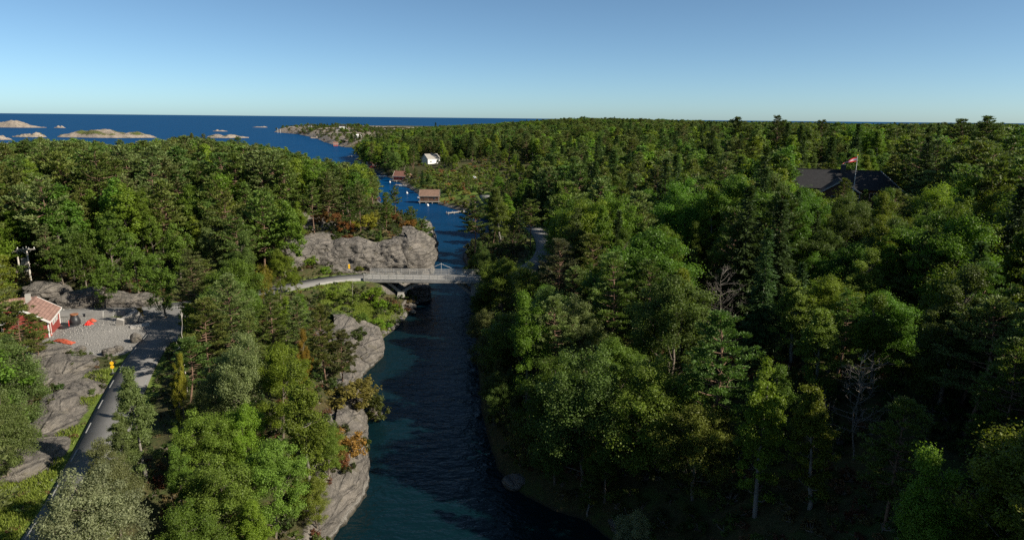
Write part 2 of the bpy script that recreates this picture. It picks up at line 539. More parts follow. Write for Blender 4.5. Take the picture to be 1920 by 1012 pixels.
def mat_leaf(name='foliage', trans=0.32, rough=0.5, massed=False):
    g = N(name)
    oi = g.new('ShaderNodeObjectInfo')
    tone = g.attr('tone')
    tint = oi.outputs['Color']
    if massed:                       # the masses carry each plant's own colour
        tint = g.new('ShaderNodeAttribute', attribute_name='tint', attribute_type='INSTANCER').outputs['Color']
    c = g.mix(1.0, tint, tone, 'MULTIPLY')
    hs = g.new('ShaderNodeHueSaturation')
    g.put(hs.inputs['Hue'], g.math('ADD', 0.470, g.math('MULTIPLY', oi.outputs['Random'], 0.032)))
    g.put(hs.inputs['Value'], g.math('ADD', 0.78, g.math('MULTIPLY', oi.outputs['Random'], 0.44)))
    g.put(hs.inputs['Color'], c)
    col = hs.outputs[0]
    g.done(col, rough, None, 0.22)
    tr = g.new('ShaderNodeBsdfTranslucent')
    tc = g.mix(1.0, col, (1.25, 1.35, 0.6), 'MULTIPLY')
    g.put(tr.inputs[0], tc)
    mx = g.new('ShaderNodeMixShader')
    mx.inputs[0].default_value = trans
    g.t.links.new(g.b.outputs[0], mx.inputs[1])
    g.t.links.new(tr.outputs[0], mx.inputs[2])
    g.t.links.new(mx.outputs[0], g.out.inputs[0])
    return g.m

def mat_asphalt():
    g = N('asphalt')
    v = g.coord()
    n = g.noise(v, 0.5, 6, 0.7)
    f = g.noise(v, 14, 4, 0.8)
    c = g.ramp(n, [(0.3, (0.125, 0.122, 0.118)), (0.7, (0.175, 0.170, 0.162))])
    c = g.mix(g.ramp(f, [(0.4, 0.0), (0.75, 0.5)]), c, (0.22, 0.212, 0.20))
    return g.done(c, 0.85, g.bump(f, 0.4, 0.02), 0.3)

def mat_tiles(name, col, pitch=0.35):
    g = N(name)
    v = g.coord()
    br = g.new('ShaderNodeTexBrick')
    br.inputs['Scale'].default_value = 1.0
    br.inputs['Brick Width'].default_value = 0.3
    br.inputs['Row Height'].default_value = pitch
    br.inputs['Mortar Size'].default_value = 0.025
    br.inputs['Color1'].default_value = (*[c * 0.8 for c in col], 1)
    br.inputs['Color2'].default_value = (*[c * 1.2 for c in col], 1)
    br.inputs['Mortar'].default_value = (*[c * 0.35 for c in col], 1)
    g.t.links.new(v, br.inputs['Vector'])
    n = g.noise(v, 1.2, 5, 0.65)
    c = g.mix(g.ramp(n, [(0.45, 0.0), (0.8, 0.5)]), br.outputs['Color'], tuple(min(1, c * 1.5) for c in col))
    return g.done(c, 0.75, g.bump(br.outputs['Fac'], -0.6, 0.04), 0.3)

def mat_boards(name, col, width=0.15):
    g = N(name)
    v = g.coord('Object', (1, 1, 1))
    sep = g.new('ShaderNodeSeparateXYZ')
    g.t.links.new(v, sep.inputs[0])
    s = g.math('ADD', sep.outputs[0], sep.outputs[1])
    fr = g.math('FRACT', g.math('DIVIDE', s, width))
    gap = g.ramp(fr, [(0.0, 0.0), (0.07, 1.0)])
    n = g.noise(g.coord('Object', (6, 6, 0.7)), 1.0, 5, 0.6)
    c = g.ramp(n, [(0.3, tuple(k * 0.75 for k in col)), (0.7, tuple(min(1, k * 1.15) for k in col))])
    c = g.mix(g.math('MULTIPLY', g.math('SUBTRACT', 1.0, gap), 0.6), c, tuple(k * 0.3 for k in col))
    return g.done(c, 0.7, g.bump(gap, 0.5, 0.02), 0.3)

M = {}
M['rock'] = mat_rock()
M['ground'] = mat_ground()
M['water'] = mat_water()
M['leaf'] = mat_leaf('broad_leaves', 0.40, 0.5)
M['needle'] = mat_leaf('needles', 0.28, 0.55)
M['leaf_mass'] = mat_leaf('broad_leaves_massed', 0.40, 0.5, True)
M['needle_mass'] = mat_leaf('needles_massed', 0.28, 0.55, True)
M['asphalt'] = mat_asphalt()
M['bark'] = plain('bark_grey', (0.14, 0.115, 0.09), 0.9, 0.4, 3, bump=0.6, bscale=9)
M['pine_bark'] = plain('bark_pine', (0.15, 0.092, 0.062), 0.9, 0.45, 2.5, bump=0.6, bscale=9)
M['birch_bark'] = plain('bark_pale', (0.17, 0.155, 0.135), 0.85, 0.35, 3, bump=0.4, bscale=9)
M['dead_wood'] = plain('dead_wood', (0.16, 0.14, 0.12), 0.85, 0.3, 3)
M['bridge_slab'] = plain('bridge_slab', (0.27, 0.255, 0.235), 0.85, 0.2, 0.6, bump=0.2, bscale=9)
M['concrete'] = plain('concrete', (0.24, 0.232, 0.218), 0.85, 0.25, 0.8, bump=0.3, bscale=12)
M['pale_concrete'] = plain('pale_concrete', (0.32, 0.30, 0.272), 0.85, 0.2, 0.9, bump=0.3, bscale=12)
M['steel'] = plain('galvanised_steel', (0.40, 0.39, 0.37), 0.55, 0.15, 3, 0.5, 0.1)
M['white_paint'] = plain('white_paint', (0.62, 0.61, 0.58), 0.55, 0.06, 1.5)
M['line_paint'] = plain('line_paint', (0.26, 0.26, 0.25), 0.7, 0.25, 3)
M['red_boards'] = mat_boards('red_boards', (0.25, 0.045, 0.036))
M['brown_boards'] = mat_boards('brown_boards', (0.11, 0.06, 0.04))
M['grey_boards'] = mat_boards('grey_boards', (0.28, 0.26, 0.23))
M['white_boards'] = mat_boards('white_boards', (0.76, 0.75, 0.72))
M['pink_tiles'] = mat_tiles('weathered_red_tiles', (0.25, 0.15, 0.12))
M['brown_tiles'] = mat_tiles('brown_tiles', (0.20, 0.125, 0.09))
M['black_tiles'] = mat_tiles('dark_tiles', (0.026, 0.025, 0.026))
M['red_tiles'] = mat_tiles('red_tiles', (0.20, 0.095, 0.07))
M['glass'] = plain('window_glass', (0.02, 0.025, 0.03), 0.08, 0.1, 1, 0.6)
M['dark'] = plain('dark_opening', (0.015, 0.014, 0.013), 0.9, 0.2, 1)
M['black_plastic'] = plain('black_plastic', (0.025, 0.025, 0.027), 0.4, 0.2, 2, 0.5)
M['red_tarp'] = plain('red_tarp', (0.72, 0.035, 0.025), 0.5, 0.25, 2.5, bump=0.6, bscale=5)
M['orange_net'] = plain('orange_net', (0.40, 0.085, 0.045), 0.7, 0.35, 3, bump=0.6, bscale=8)
M['yellow'] = plain('yellow_paint', (0.80, 0.46, 0.02), 0.5, 0.1, 3)
M['pole_wood'] = plain('pole_wood', (0.44, 0.40, 0.35), 0.85, 0.2, 3)
M['fibreglass'] = plain('white_fibreglass', (0.80, 0.80, 0.79), 0.3, 0.04, 2, 0.5)
M['boat_blue'] = plain('boat_blue', (0.03, 0.06, 0.12), 0.35, 0.1, 2, 0.5)
M['plank'] = mat_boards('weathered_planks', (0.33, 0.30, 0.26), 0.14)
M['flag_red'] = plain('flag_red', (0.55, 0.02, 0.03), 0.7, 0.08, 2)
M['flag_blue'] = plain('flag_blue', (0.01, 0.03, 0.16), 0.7, 0.08, 2)
M['flag_white'] = plain('flag_white', (0.80, 0.80, 0.80), 0.7, 0.05, 2)

# ------------------------------------------------------------------ ground, water, roads
def axis(parts):
    out = [parts[0][0]]
    for a, b, step in parts:
        n = max(1, int(round((b - a) / step)))
        out += list(a + (b - a) * (np.arange(n) + 1) / n)
    return np.array(out)
gx = axis([(-30000, -3000, 9000), (-3000, -1100, 380), (-1100, -660, 60), (-660, -120, 9), (-120, -75, 2.5), (-75, 20, 0.75), (20, 60, 1.6), (60, 180, 5), (180, 700, 20), (700, 3000, 70), (3000, 30000, 3000)])
gy = axis([(-8000, -200, 2000), (-200, 20, 20), (20, 44, 2), (44, 185, 0.8), (185, 300, 2.2), (300, 700, 7), (700, 1750, 11), (1750, 3700, 50), (3700, 6000, 400), (6000, 36000, 10000)])
GX, GY = np.meshgrid(gx, gy)
fx, fy = GX.ravel(), GY.ravel()
gz = height(fx, fy)
gz = np.where((fy > 4200) | (np.abs(fx) > 6000), -6.0, gz)
nx, ny = len(gx), len(gy)
ii = np.arange(nx * ny).reshape(ny, nx)
F = np.stack([ii[:-1, :-1], ii[:-1, 1:], ii[1:, 1:], ii[1:, :-1]], -1).reshape(-1, 4)
dzx = np.gradient(gz.reshape(ny, nx), gx, axis=1).ravel()
dzy = np.gradient(gz.reshape(ny, nx), gy, axis=0).ravel()
slope = np.hypot(dzx, dzy)
sh = shore(fx, fy)
# where bare rock, grass and gravel lie
def spots(lst):
    m = np.zeros(fx.shape)
    for u, v, z, r in lst:
        m = np.maximum(m, 1.15 * blob(fx, fy, P(u, v, z), r))
    return m
ROCKS = [(650, 480, 8, 6), (600, 470, 8, 5), (700, 470, 9, 6), (760, 470, 9, 7), (790, 455, 10, 6), (600, 430, 11, 5), (590, 410, 13, 4), (700, 505, 6, 4),
         (180, 560, 8, 5), (130, 556, 9, 5), (230, 562, 8, 5), (80, 548, 9, 5), (130, 700, 7, 4), (90, 690, 7.5, 4), (150, 760, 7, 4), (110, 780, 7, 4), (70, 850, 7, 4.5), (30, 870, 7.5, 4.5),
         (660, 780, 4, 3), (650, 910, 3, 3.5), (690, 650, 3, 3), (640, 610, 5, 4), (590, 980, 5, 3)]
GRASSES = [(690, 590, 4, 6), (730, 580, 2.5, 6), (720, 620, 1.5, 4), (650, 560, 5, 5), (30, 960, 6.8, 6), (60, 900, 6.8, 4), (0, 1012, 6.8, 6), (180, 740, 6.6, 2.0), (200, 700, 6.4, 2), (150, 810, 6.6, 2), (300, 640, 6.2, 3), (620, 530, 5.8, 4),
           (840, 345, 5, 22), (860, 330, 5, 20), (800, 340, 4, 16), (870, 360, 4.5, 14), (960, 470, 4, 6)]
m_rock = np.clip(sstep(0.75, 1.25, slope), 0, 1) * (sh > 0)
m_rock = np.maximum(m_rock, spots(ROCKS))
rbank = (sdf(RIGHT, fx, fy) > -4) & (fy < 140)
m_rock = np.maximum(m_rock * np.where(rbank, 0.25, 1.0), (1 - sstep(1.0, 3.0, np.where(sh > -3, np.abs(sh), 9))) * np.where(rbank, 0.3, 1.0))
far_rock = sstep(760, 850, fy) * (1 - sstep(-230, -120, fx)) * (1 - sstep(1900, 2100, fy))
m_rock = np.maximum(m_rock, far_rock * (0.80 + 0.50 * fbm(fx / 35, fy / 35, 2.2, 3)))
m_rock = np.maximum(m_rock, 1.1 * blob(fx, fy, (-158, 452), 26))
m_grass = spots(GRASSES)
for line, w in ROADS:
    d, _ = near_line(line, fx, fy)
    m_grass = np.maximum(m_grass, 0.62 * (1 - sstep(w + 0.8, w + 3.0, d)))
    m_rock *= sstep(w, w + 2.0, d)
dy = sdf(YARD, fx, fy)
m_gravel = sstep(-1.2, 0.4, dy)
m_rock *= 1 - m_gravel
gme = mesh_np('ground', np.stack([fx, fy, gz], 1), F, [M['ground']], smooth=True, attrs={'m_rock': m_rock, 'm_grass': m_grass, 'm_gravel': m_gravel, 'm_pale': far_rock})
link('ground', gme, kind='structure', label='wooded rocky coastland with banks, clearings and sea bed')

wx = axis([(-420000, -2000, 70000), (-2000, 2000, 500), (2000, 420000, 70000)])
wy = axis([(-3000, 0, 1000), (0, 4000, 500), (4000, 520000, 60000)])
WX, WY = np.meshgrid(wx, wy)
ii = np.arange(WX.size).reshape(WX.shape)
F = np.stack([ii[:-1, :-1], ii[:-1, 1:], ii[1:, 1:], ii[1:, :-1]], -1).reshape(-1, 4)
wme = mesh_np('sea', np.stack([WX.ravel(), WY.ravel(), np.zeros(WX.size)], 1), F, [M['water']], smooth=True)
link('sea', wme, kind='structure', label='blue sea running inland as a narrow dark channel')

def strip(name, line, w0, w1, mat, dz, parent=None, thick=0.0, **props):
    """ribbon from offset w0 to w1 beside a centre line"""
    line = np.asarray(line, float)
    t = np.gradient(line[:, :2], axis=0)
    t /= np.linalg.norm(t, axis=1)[:, None]
    nrm = np.stack([t[:, 1], -t[:, 0]], 1)
    a = np.column_stack([line[:, :2] + nrm * w0, line[:, 2] + dz])
    b = np.column_stack([line[:, :2] + nrm * w1, line[:, 2] + dz])
    m = len(line)
    V = np.concatenate([a, b])
    i = np.arange(m - 1)
    F = np.stack([i, m + i, m + i + 1, i + 1], 1)
    if thick:
        V = np.concatenate([V, V - np.array([0, 0, thick])])
        k = 2 * m
        F = np.concatenate([F, np.stack([i, i + 1, k + i + 1, k + i], 1), np.stack([m + i + 1, m + i, k + m + i, k + m + i + 1], 1)])
    return link(name, mesh_np(name, V, F, [mat], smooth=True), parent, **props)
def dense(line, step=1.0):
    line = np.asarray(line, float)
    s = np.concatenate([[0], np.cumsum(np.linalg.norm(np.diff(line, axis=0), axis=1))])
    q = np.linspace(0, s[-1], max(3, int(s[-1] / step)))
    return np.stack([np.interp(q, s, line[:, k]) for k in range(3)], 1)
for nm, line, w, lb, dz in (('side_road', ROAD_A, 2.0, 'narrow asphalt road climbing past the gravel yard', 0.02),
                        ('coast_road', ROAD_B, 2.4, 'asphalt road leading behind the red house to the bridge', 0.03),
                        ('shore_road', ROAD_C, 2.2, 'asphalt road bending away behind the pine knoll', 0.02)):
    L = dense(line, 1.2)
    r = strip(nm, L, -w, w, M['asphalt'], dz, thick=0.35, kind='structure', label=lb)
    if nm != 'shore_road':
        for sd in (-1, 1):
            seg = L if nm == 'side_road' else L[:]
            n = 0
            k = 0
            while k < len(seg) - 3:                      # broken edge line: each dash is a piece
                strip('edge_dash', seg[k:k + 3], sd * (w - 0.30), sd * (w - 0.19), M['line_paint'], dz + 0.006, parent=r)
                k += 5
            if nm == 'coast_road':
                break
# asphalt apron where the side road meets the coast road
ap = W([(228, 586), (334, 577), (352, 600), (332, 640), (290, 640), (262, 606)], 6.2)
MB().prism(ap, 5.9, 6.222).build('junction_apron', M['asphalt'], kind='structure', label='asphalt apron joining the two roads beside the yard')

# bare islets and skerries out at sea
def island(name, u0, u1, v, hpx, seed, label, humps=3, depth=0.35, veg=0.2):
    a, b = P(u0, v), P(u1, v)
    c = (a + b) / 2
    wd = np.linalg.norm(b - a)
    dist = np.linalg.norm(c[:2])
    hz = 0.8 * hpx * dist / FPX
    rng = np.random.default_rng(seed)
    n, m = 90, 40
    X, Y = np.meshgrid(np.linspace(-0.62, 0.62, n), np.linspace(-0.62, 0.62, m))
    x, y = X.ravel() * wd, Y.ravel() * wd * depth * 2
    r = np.sqrt((X.ravel() / 0.5) ** 2 + (Y.ravel() / 0.5) ** 2) + 0.22 * fbm(X.ravel() * 5 + seed, Y.ravel() * 5, seed * 0.7, 3)
    base = np.clip(1 - r, -0.3, 1)
    hp = np.zeros(len(x))
    for k in range(humps + 2):
        q = rng.uniform(-0.40, 0.40)
        hp = np.maximum(hp, rng.uniform(0.35, 1.0) * np.exp(-((X.ravel() - q) / rng.uniform(0.05, 0.16)) ** 2))
    z = np.where(base > 0, hz * (1.05 * np.clip(base * 2.2, 0, 1) ** 0.7 * (0.35 + 0.75 * hp) + 0.22 * fbm(X.ravel() * 16, Y.ravel() * 9, seed, 4)), base * 14) + 0.15
    ii = np.arange(n * m).reshape(m, n)
    F = np.stack([ii[:-1, :-1], ii[:-1, 1:], ii[1:, 1:], ii[1:, :-1]], -1).reshape(-1, 4)
    V = np.stack([x, y, z], 1)
    mr = 0.85 + 0.5 * fbm(X.ravel() * 9, Y.ravel() * 9, seed + 3, 3) - veg * (z > hz * 0.35)
    o = link(name, mesh_np(name, V, F, [M['ground']], smooth=True, attrs={'m_rock': mr, 'm_grass': np.zeros(len(x)) + 0.45, 'm_gravel': np.zeros(len(x)), 'm_pale': np.ones(len(x))}), label=label, kind='structure')
    o.location = (c[0], c[1], 0)
    return o, c, hz
ISL = island('island', 103, 296, 257.5, 15, 3, 'long bare islet with a red house in its hollow', 4, 0.22, 0.35)
island('island', 20, 92, 257, 8, 5, 'two humped bare skerry beside the long islet', 2, 0.22, 0.25)
island('island', -40, 26, 262, 9, 6, 'pale rock skerry cut by the frame edge', 2, 0.3, 0.0)
island('island', -70, 94, 239, 11, 7, 'long low far skerry near the horizon', 3, 0.12, 0.1)
island('island', 100, 124, 240, 3.5, 8, 'tiny flat skerry off the far skerry tip', 1, 0.2, 0.0)
island('island', -60, 46, 276, 7, 9, 'pale shore rock just above the near treetops', 2, 0.3, 0.0)
island('island', 385, 469, 258.5, 8, 11, 'small bare islet off the wooded headland', 2, 0.25, 0.25)
island('island', 398, 428, 246.5, 3, 12, 'flat skerry behind the small bare islet', 1, 0.2, 0.0)
island('island', 473, 502, 239, 2, 13, 'thin skerry far out before the rocky point', 1, 0.2, 0.0)
island('island', 252, 276, 266, 2.5, 14, 'low white skerry in front of the long islet', 1, 0.25, 0.0)
island('island', 580, 602, 259.5, 3.5, 15, 'low pale skerry touching the rocky headland shore', 1, 0.25, 0.0)
# ------------------------------------------------------------------ tree and shrub kinds
def unit(a):
    return a / (np.linalg.norm(a, axis=-1, keepdims=True) + 1e-9)
def leaves(C, A, Nn, L, Wd):
    """one pointed leaf-shaped face for each centre, axis and normal"""
    B = unit(np.cross(Nn, A))
    A2 = A * (L[:, None] / 2)
    B2 = B * (Wd[:, None] / 2)
    V = np.stack([C - A2, C + B2 * 1.0 - A2 * 0.15, C + A2, C - B2 - A2 * 0.15], 1).reshape(-1, 3)
    F = np.arange(len(C) * 4).reshape(-1, 4)
    return V, F
def randdir(rng, n):
    return unit(rng.normal(size=(n, 3)))
def join_tubes(ts):
    V, Q, T, n = [], [], [], 0
    for v, f in ts:
        V.append(v)
        for x in f:
            (Q if len(x) == 4 else T).append(tuple(i + n for i in x))
        n += len(v)
    return np.concatenate(V), [np.array(Q), np.array(T)]

def gen_pine(seed, H=13.0, zs=0.32, spread=3.0, tufts=22, tl=0.34, gap=0.15, flat=0.0):
    rng = np.random.default_rng(seed)
    bend = rng.normal(0, 0.35, 2)
    def axis_at(z):
        t = z / H
        return np.array([bend[0] * math.sin(t * 2.3) * 1.2, bend[1] * math.sin(t * 2.9), z])
    zz = np.linspace(-0.5, H * 0.98, 12)
    tubes = [tube_np([axis_at(z) for z in zz], [max(0.022 * H * 0.62 * (1 - 0.93 * max(z, 0) / H), 0.02) for z in zz], 7)]
    pads, pr, pdir = [], [], []
    z = H * zs
    a0 = rng.uniform(0, 6.28)
    while z < H * 0.985:
        t = (z - H * zs) / (H * (1 - zs))
        prof = (max(0.0, 1 - t ** 1.9) ** 0.72) * (0.62 + 0.38 * min(1, t * 2.6 + 0.15)) + 0.08
        nb = rng.integers(3, 6) if t < 0.85 else rng.integers(3, 5)
        a0 += rng.uniform(0.4, 1.4)
        lob = 1.0 + 0.35 * math.sin(a0 * 1.7 + z)
        for k in range(nb):
            if rng.random() < gap: continue
            a = a0 + k * 2 * math.pi / nb + rng.normal(0, 0.25)
            L = spread * prof * rng.uniform(0.62, 1.18) * lob ** 0.5
            el = math.radians(rng.normal(4 + 38 * t ** 1.5, 7))
            base = axis_at(z)
            dirv = np.array([math.cos(a) * math.cos(el), math.sin(a) * math.cos(el), math.sin(el)])
            q = [base + dirv * L * s + np.array([0, 0, 0.10 * L * s * s - 0.05 * L * math.sin(s * 3.1)]) for s in (0, 0.35, 0.7, 1.0)]
            r0 = 0.018 * L + 0.02
            tubes.append(tube_np(q, [r0, r0 * 0.7, r0 * 0.45, 0.012], 4))
            npad = max(2, int(L * 2.7))
            for j in range(npad):
                s = rng.uniform(0.32, 1.04) ** 0.75
                p = base + dirv * L * s + np.array([0, 0, 0.10 * L * s * s])
                side = np.array([-math.sin(a), math.cos(a), 0]) * rng.normal(0, 0.17 * L * (0.4 + s * 0.6))
                pads.append(p + side + np.array([0, 0, rng.normal(0.06, 0.07)]))
                pr.append(rng.uniform(0.30, 0.55) * (0.75 + 0.08 * spread))
                pdir.append(dirv)
        z += rng.uniform(0.36, 0.62) * (H / 13) * (1.0 - 0.25 * t)
    pads, pr, pdir = np.array(pads), np.array(pr), np.array(pdir)
    n = len(pads) * tufts
    k = np.repeat(np.arange(len(pads)), tufts)
    off = randdir(rng, n) * (rng.random(n) ** 0.45)[:, None]
    off[:, 2] = off[:, 2] * 0.38 + 0.05
    C = pads[k] + off * pr[k][:, None]
    A = unit(off * 0.9 + pdir[k] * 0.55 + np.array([0, 0, 0.5]) + rng.normal(0, 0.35, (n, 3)))
    Nn = unit(np.array([0, 0, 1.0]) + rng.normal(0, 0.65, (n, 3)))
    L = tl * rng.uniform(0.7, 1.3, n)
    V, F = leaves(C, A, Nn, L, L * rng.uniform(0.32, 0.5, n))
    padtone = rng.uniform(0.8, 1.15, len(pads))
    tone = padtone[k] * rng.uniform(0.8, 1.2, n)
    return join_tubes(tubes), (V, F, tone)

def gen_broad(seed, H=11.0, R=2.9, zs=0.18, clumps=80, per=110, ls=0.20, shape=1.0, lobes=0.35, wid=0.62, upr=0.5, droop=0.0):
    rng = np.random.default_rng(seed)
    zc = H * (zs + 1) / 2
    hz = H * (1 - zs) / 2
    d = randdir(rng, clumps)
    d[:, 2] = np.where((d[:, 2] < -0.35) & (rng.random(clumps) < 0.5), -d[:, 2], d[:, 2])
    rr = rng.uniform(0.45, 1.0, clumps) ** 0.6
    lob = 1 + lobes * np.sin(d[:, 0] * 3.1 + seed) * np.cos(d[:, 1] * 3.7 - seed * 1.3) + rng.normal(0, 0.10, clumps)
    rr = rr * np.clip(lob, 0.5, 1.35)
    C0 = np.stack([d[:, 0] * R * rr, d[:, 1] * R * rr, zc + d[:, 2] * hz * rr * 0.92], 1)
    t = np.clip((C0[:, 2] - H * zs) / (H * (1 - zs)), 0, 1)
    narrow = (1 - shape * t ** 1.6 * 0.62)
    C0[:, 0] *= narrow; C0[:, 1] *= narrow
    cr = rng.uniform(0.12, 0.32, clumps) * R * (0.8 + 0.2 * narrow)
    lean = rng.normal(0, 0.25, 2)
    C0[:, 0] += lean[0] * t * 2; C0[:, 1] += lean[1] * t * 2
    n = clumps * per
    k = np.repeat(np.arange(clumps), per)
    o = randdir(rng, n)
    u = rng.random(n) ** 0.4
    sq = np.array([1.0, 1.0, 0.75])
    C = C0[k] + o * u[:, None] * cr[k][:, None] * sq
    # small leafy twigs past the clump edge keep the outline ragged
    tw = rng.random(n) < 0.14
    C[tw] += o[tw] * (cr[k][tw] * rng.uniform(0.1, 0.8, tw.sum()))[:, None] + np.array([0, 0, 0.08])
    Nn = unit(o * 0.7 + np.array([0, 0, upr]) + rng.normal(0, 0.55, (n, 3)))
    A = unit(np.cross(Nn, rng.normal(size=(n, 3))) + np.array([0, 0, -droop]))
    L = ls * rng.uniform(0.65, 1.35, n)
    V, F = leaves(C, A, Nn, L, L * wid)
    ct = rng.uniform(0.82, 1.16, clumps)
    tone = ct[k] * rng.uniform(0.75, 1.25, n)
    # trunk and limbs reach the clumps
    zt = np.linspace(-0.4, H * 0.86, 9)
    ax = lambda z: np.array([lean[0] * 2 * max(z, 0) / H, lean[1] * 2 * max(z, 0) / H, z])
    tubes = [tube_np([ax(z) + np.array([rng.normal(0, 0.04), rng.normal(0, 0.04), 0]) for z in zt], [max(0.0155 * H * (1 - 0.9 * max(z, 0) / (H * 0.9)), 0.02) for z in zt], 7)]
    for j in rng.permutation(clumps)[:min(clumps, 34)]:
        p = C0[j]
        zb = max(H * 0.12, p[2] - np.hypot(p[0], p[1]) * rng.uniform(0.6, 1.1))
        b = ax(min(zb, H * 0.8))
        mid = b * 0.45 + p * 0.55 + np.array([0, 0, -0.12 * R])
        tubes.append(tube_np([b, mid, p], [0.035 + 0.006 * R, 0.028, 0.01], 4))
    return join_tubes(tubes), (V, F, tone)

def gen_spruce(seed, H=15.0, spread=2.6, tufts=15, tl=0.34):
    rng = np.random.default_rng(seed)
    zz = np.linspace(-0.4, H * 0.99, 10)
    tubes = [tube_np([(0, 0, z) for z in zz], [max(0.013 * H * (1 - z / H), 0.015) for z in zz], 6)]
    pads, pr, pdir = [], [], []
    z = H * 0.06
    while z < H * 0.985:
        t = z / H
        nb = 7 if t < 0.7 else 5
        a0 = rng.uniform(0, 6.28)
        for k in range(nb):
            a = a0 + k * 2 * math.pi / nb + rng.normal(0, 0.2)
            L = (spread * (1 - t) ** 0.85 + 0.12) * rng.uniform(0.7, 1.15)
            el = math.radians(rng.normal(-14 + 40 * t * t, 5))
            dirv = np.array([math.cos(a) * math.cos(el), math.sin(a) * math.cos(el), math.sin(el)])
            for j in range(max(2, int(L * 3.4))):
                s = (j + rng.random()) / max(2, int(L * 3.4))
                s = 0.15 + 0.9 * s
                side = np.array([-math.sin(a), math.cos(a), 0]) * rng.normal(0, 0.16 * L * (1.1 - s * 0.6))
                pads.append(np.array([0, 0, z]) + dirv * L * s + side + np.array([0, 0, 0.12 * L * s * s - 0.05]))
                pr.append(rng.uniform(0.20, 0.36))
                pdir.append(dirv)
        z += rng.uniform(0.30, 0.46) * H / 14
    pads, pr, pdir = np.array(pads), np.array(pr), np.array(pdir)
    n = len(pads) * tufts
    k = np.repeat(np.arange(len(pads)), tufts)
    off = randdir(rng, n)
    off[:, 2] *= 0.5
    C = pads[k] + off * pr[k][:, None]
    A = unit(off * 0.6 + pdir[k] + np.array([0, 0, -0.25]) + rng.normal(0, 0.3, (n, 3)))
    Nn = unit(np.array([0, 0, 1.0]) + pdir[k] * 0.5 + rng.normal(0, 0.5, (n, 3)))
    L = tl * rng.uniform(0.7, 1.3, n)
    V, F = leaves(C, A, Nn, L, L * 0.36)
    tone = rng.uniform(0.8, 1.15, len(pads))[k] * rng.uniform(0.8, 1.2, n)
    return join_tubes(tubes), (V, F, tone)

def gen_dead(seed, H=9.0, spread=2.6, fork=3, n1=26, up=0.25):
    rng = np.random.default_rng(seed)
    tubes = []
    zz = np.linspace(-0.4, H, 9)
    wob = rng.normal(0, 0.12, (9, 2)).cumsum(0)
    spine = np.column_stack([wob, zz])
    tubes.append(tube_np(spine, [max(0.009 * H * (1 - 0.9 * i / 8), 0.015) for i in range(9)], 6))
    def branch(p, d, L, r, depth):
        pts = [p]
        q = p.copy()
        dd = d.copy()
        for k in range(4):
            dd = unit(dd + rng.normal(0, 0.14, 3) + np.array([0, 0, 0.08]))
            q = q + dd * L / 4
            pts.append(q)
            if depth > 0 and k > 0:
                for _ in range(rng.integers(1, 3)):
                    branch(q, unit(dd + rng.normal(0, 0.6, 3)), L * rng.uniform(0.35, 0.6), r * 0.5, depth - 1)
        tubes.append(tube_np(pts, [r * (1 - 0.2 * k) + 0.002 for k in range(5)], 4))
    for k in range(n1):
        t = rng.uniform(0.28, 0.98)
        i = t * 8
        a = spine[int(i)] * (1 - i % 1) + spine[min(int(i) + 1, 8)] * (i % 1)
        an = rng.uniform(0, 6.28)
        d = unit(np.array([math.cos(an), math.sin(an), up + rng.normal(0, 0.2)]))
        branch(a, d, spread * (1.15 - t * 0.75) * rng.uniform(0.5, 1.1), 0.034, fork - 1)
    return join_tubes(tubes), None

KIND = {}
def proto(kind, gen, bark, leafmat):
    (tv, tf), cr = gen
    ntri = [f for f in tf if len(f)]
    tm = mesh_np(kind + '_trunk', tv, ntri, [bark], smooth=True)
    cm = None
    if cr is not None:
        V, F, tone = cr
        cm = mesh_np(kind + '_crown', V, F, [leafmat], tone=tone)
        top = float(np.percentile(V[:, 2], 99.8))
        rad = float(np.percentile(np.hypot(V[:, 0], V[:, 1]), 96))
        low = float(np.percentile(V[:, 2], 3))
    else:
        top, rad, low = float(tv[:, 2].max()), float(np.percentile(np.hypot(tv[:, 0], tv[:, 1]), 97)), 1.0
    KIND.setdefault(kind, []).append(dict(trunk=tm, crown=cm, H=top, R=rad, low=low))
def merged(name, gen, bark, leafmat):
    (tv, tf), (V, F, tone) = gen
    q = tf[0]
    VV = np.concatenate([tv, V])
    FF = np.concatenate([q, F + len(tv)])
    tn = np.concatenate([np.ones(len(q)), tone])
    return mesh_np(name, VV, FF, [bark, leafmat], fm=np.concatenate([np.zeros(len(q)), np.ones(len(F))]), tone=tn)

B = M['leaf']; ND = M['needle']
for s, (H, zs, sp, gp) in enumerate([(13, .30, 3.0, .12), (14, .38, 2.7, .2), (12, .22, 3.2, .12), (13.5, .45, 3.1, .22), (12, .25, 2.5, .10)]):
    proto('pine', gen_pine(100 + s, H, zs, sp, 15, 0.40, gp), M['pine_bark'], ND)
for s, (H, zs, sp, gp) in enumerate([(13, .28, 3.0, .12), (12, .35, 3.1, .22), (14, .30, 2.8, .15)]):
    proto('pine_near', gen_pine(140 + s, H, zs, sp, 46, 0.235, gp), M['pine_bark'], ND)
for s, (H, zs, sp, gp) in enumerate([(11, .42, 2.6, .2), (13, .5, 2.3, .28)]):
    proto('pine_bare_stem', gen_pine(160 + s, H, zs, sp, 26, 0.30, gp), M['pine_bark'], ND)
for s, (H, R, zs, sh_, cl) in enumerate([(11, 3.0, .14, .7, 85), (12, 2.6, .2, 1.0, 80), (10, 3.2, .12, .5, 90), (12.5, 2.9, .18, .85, 95), (9.5, 2.4, .1, .8, 70)]):
    proto('broadleaf', gen_broad(200 + s, H, R, zs, cl, 135, 0.24, sh_, 0.7), M['bark'], B)
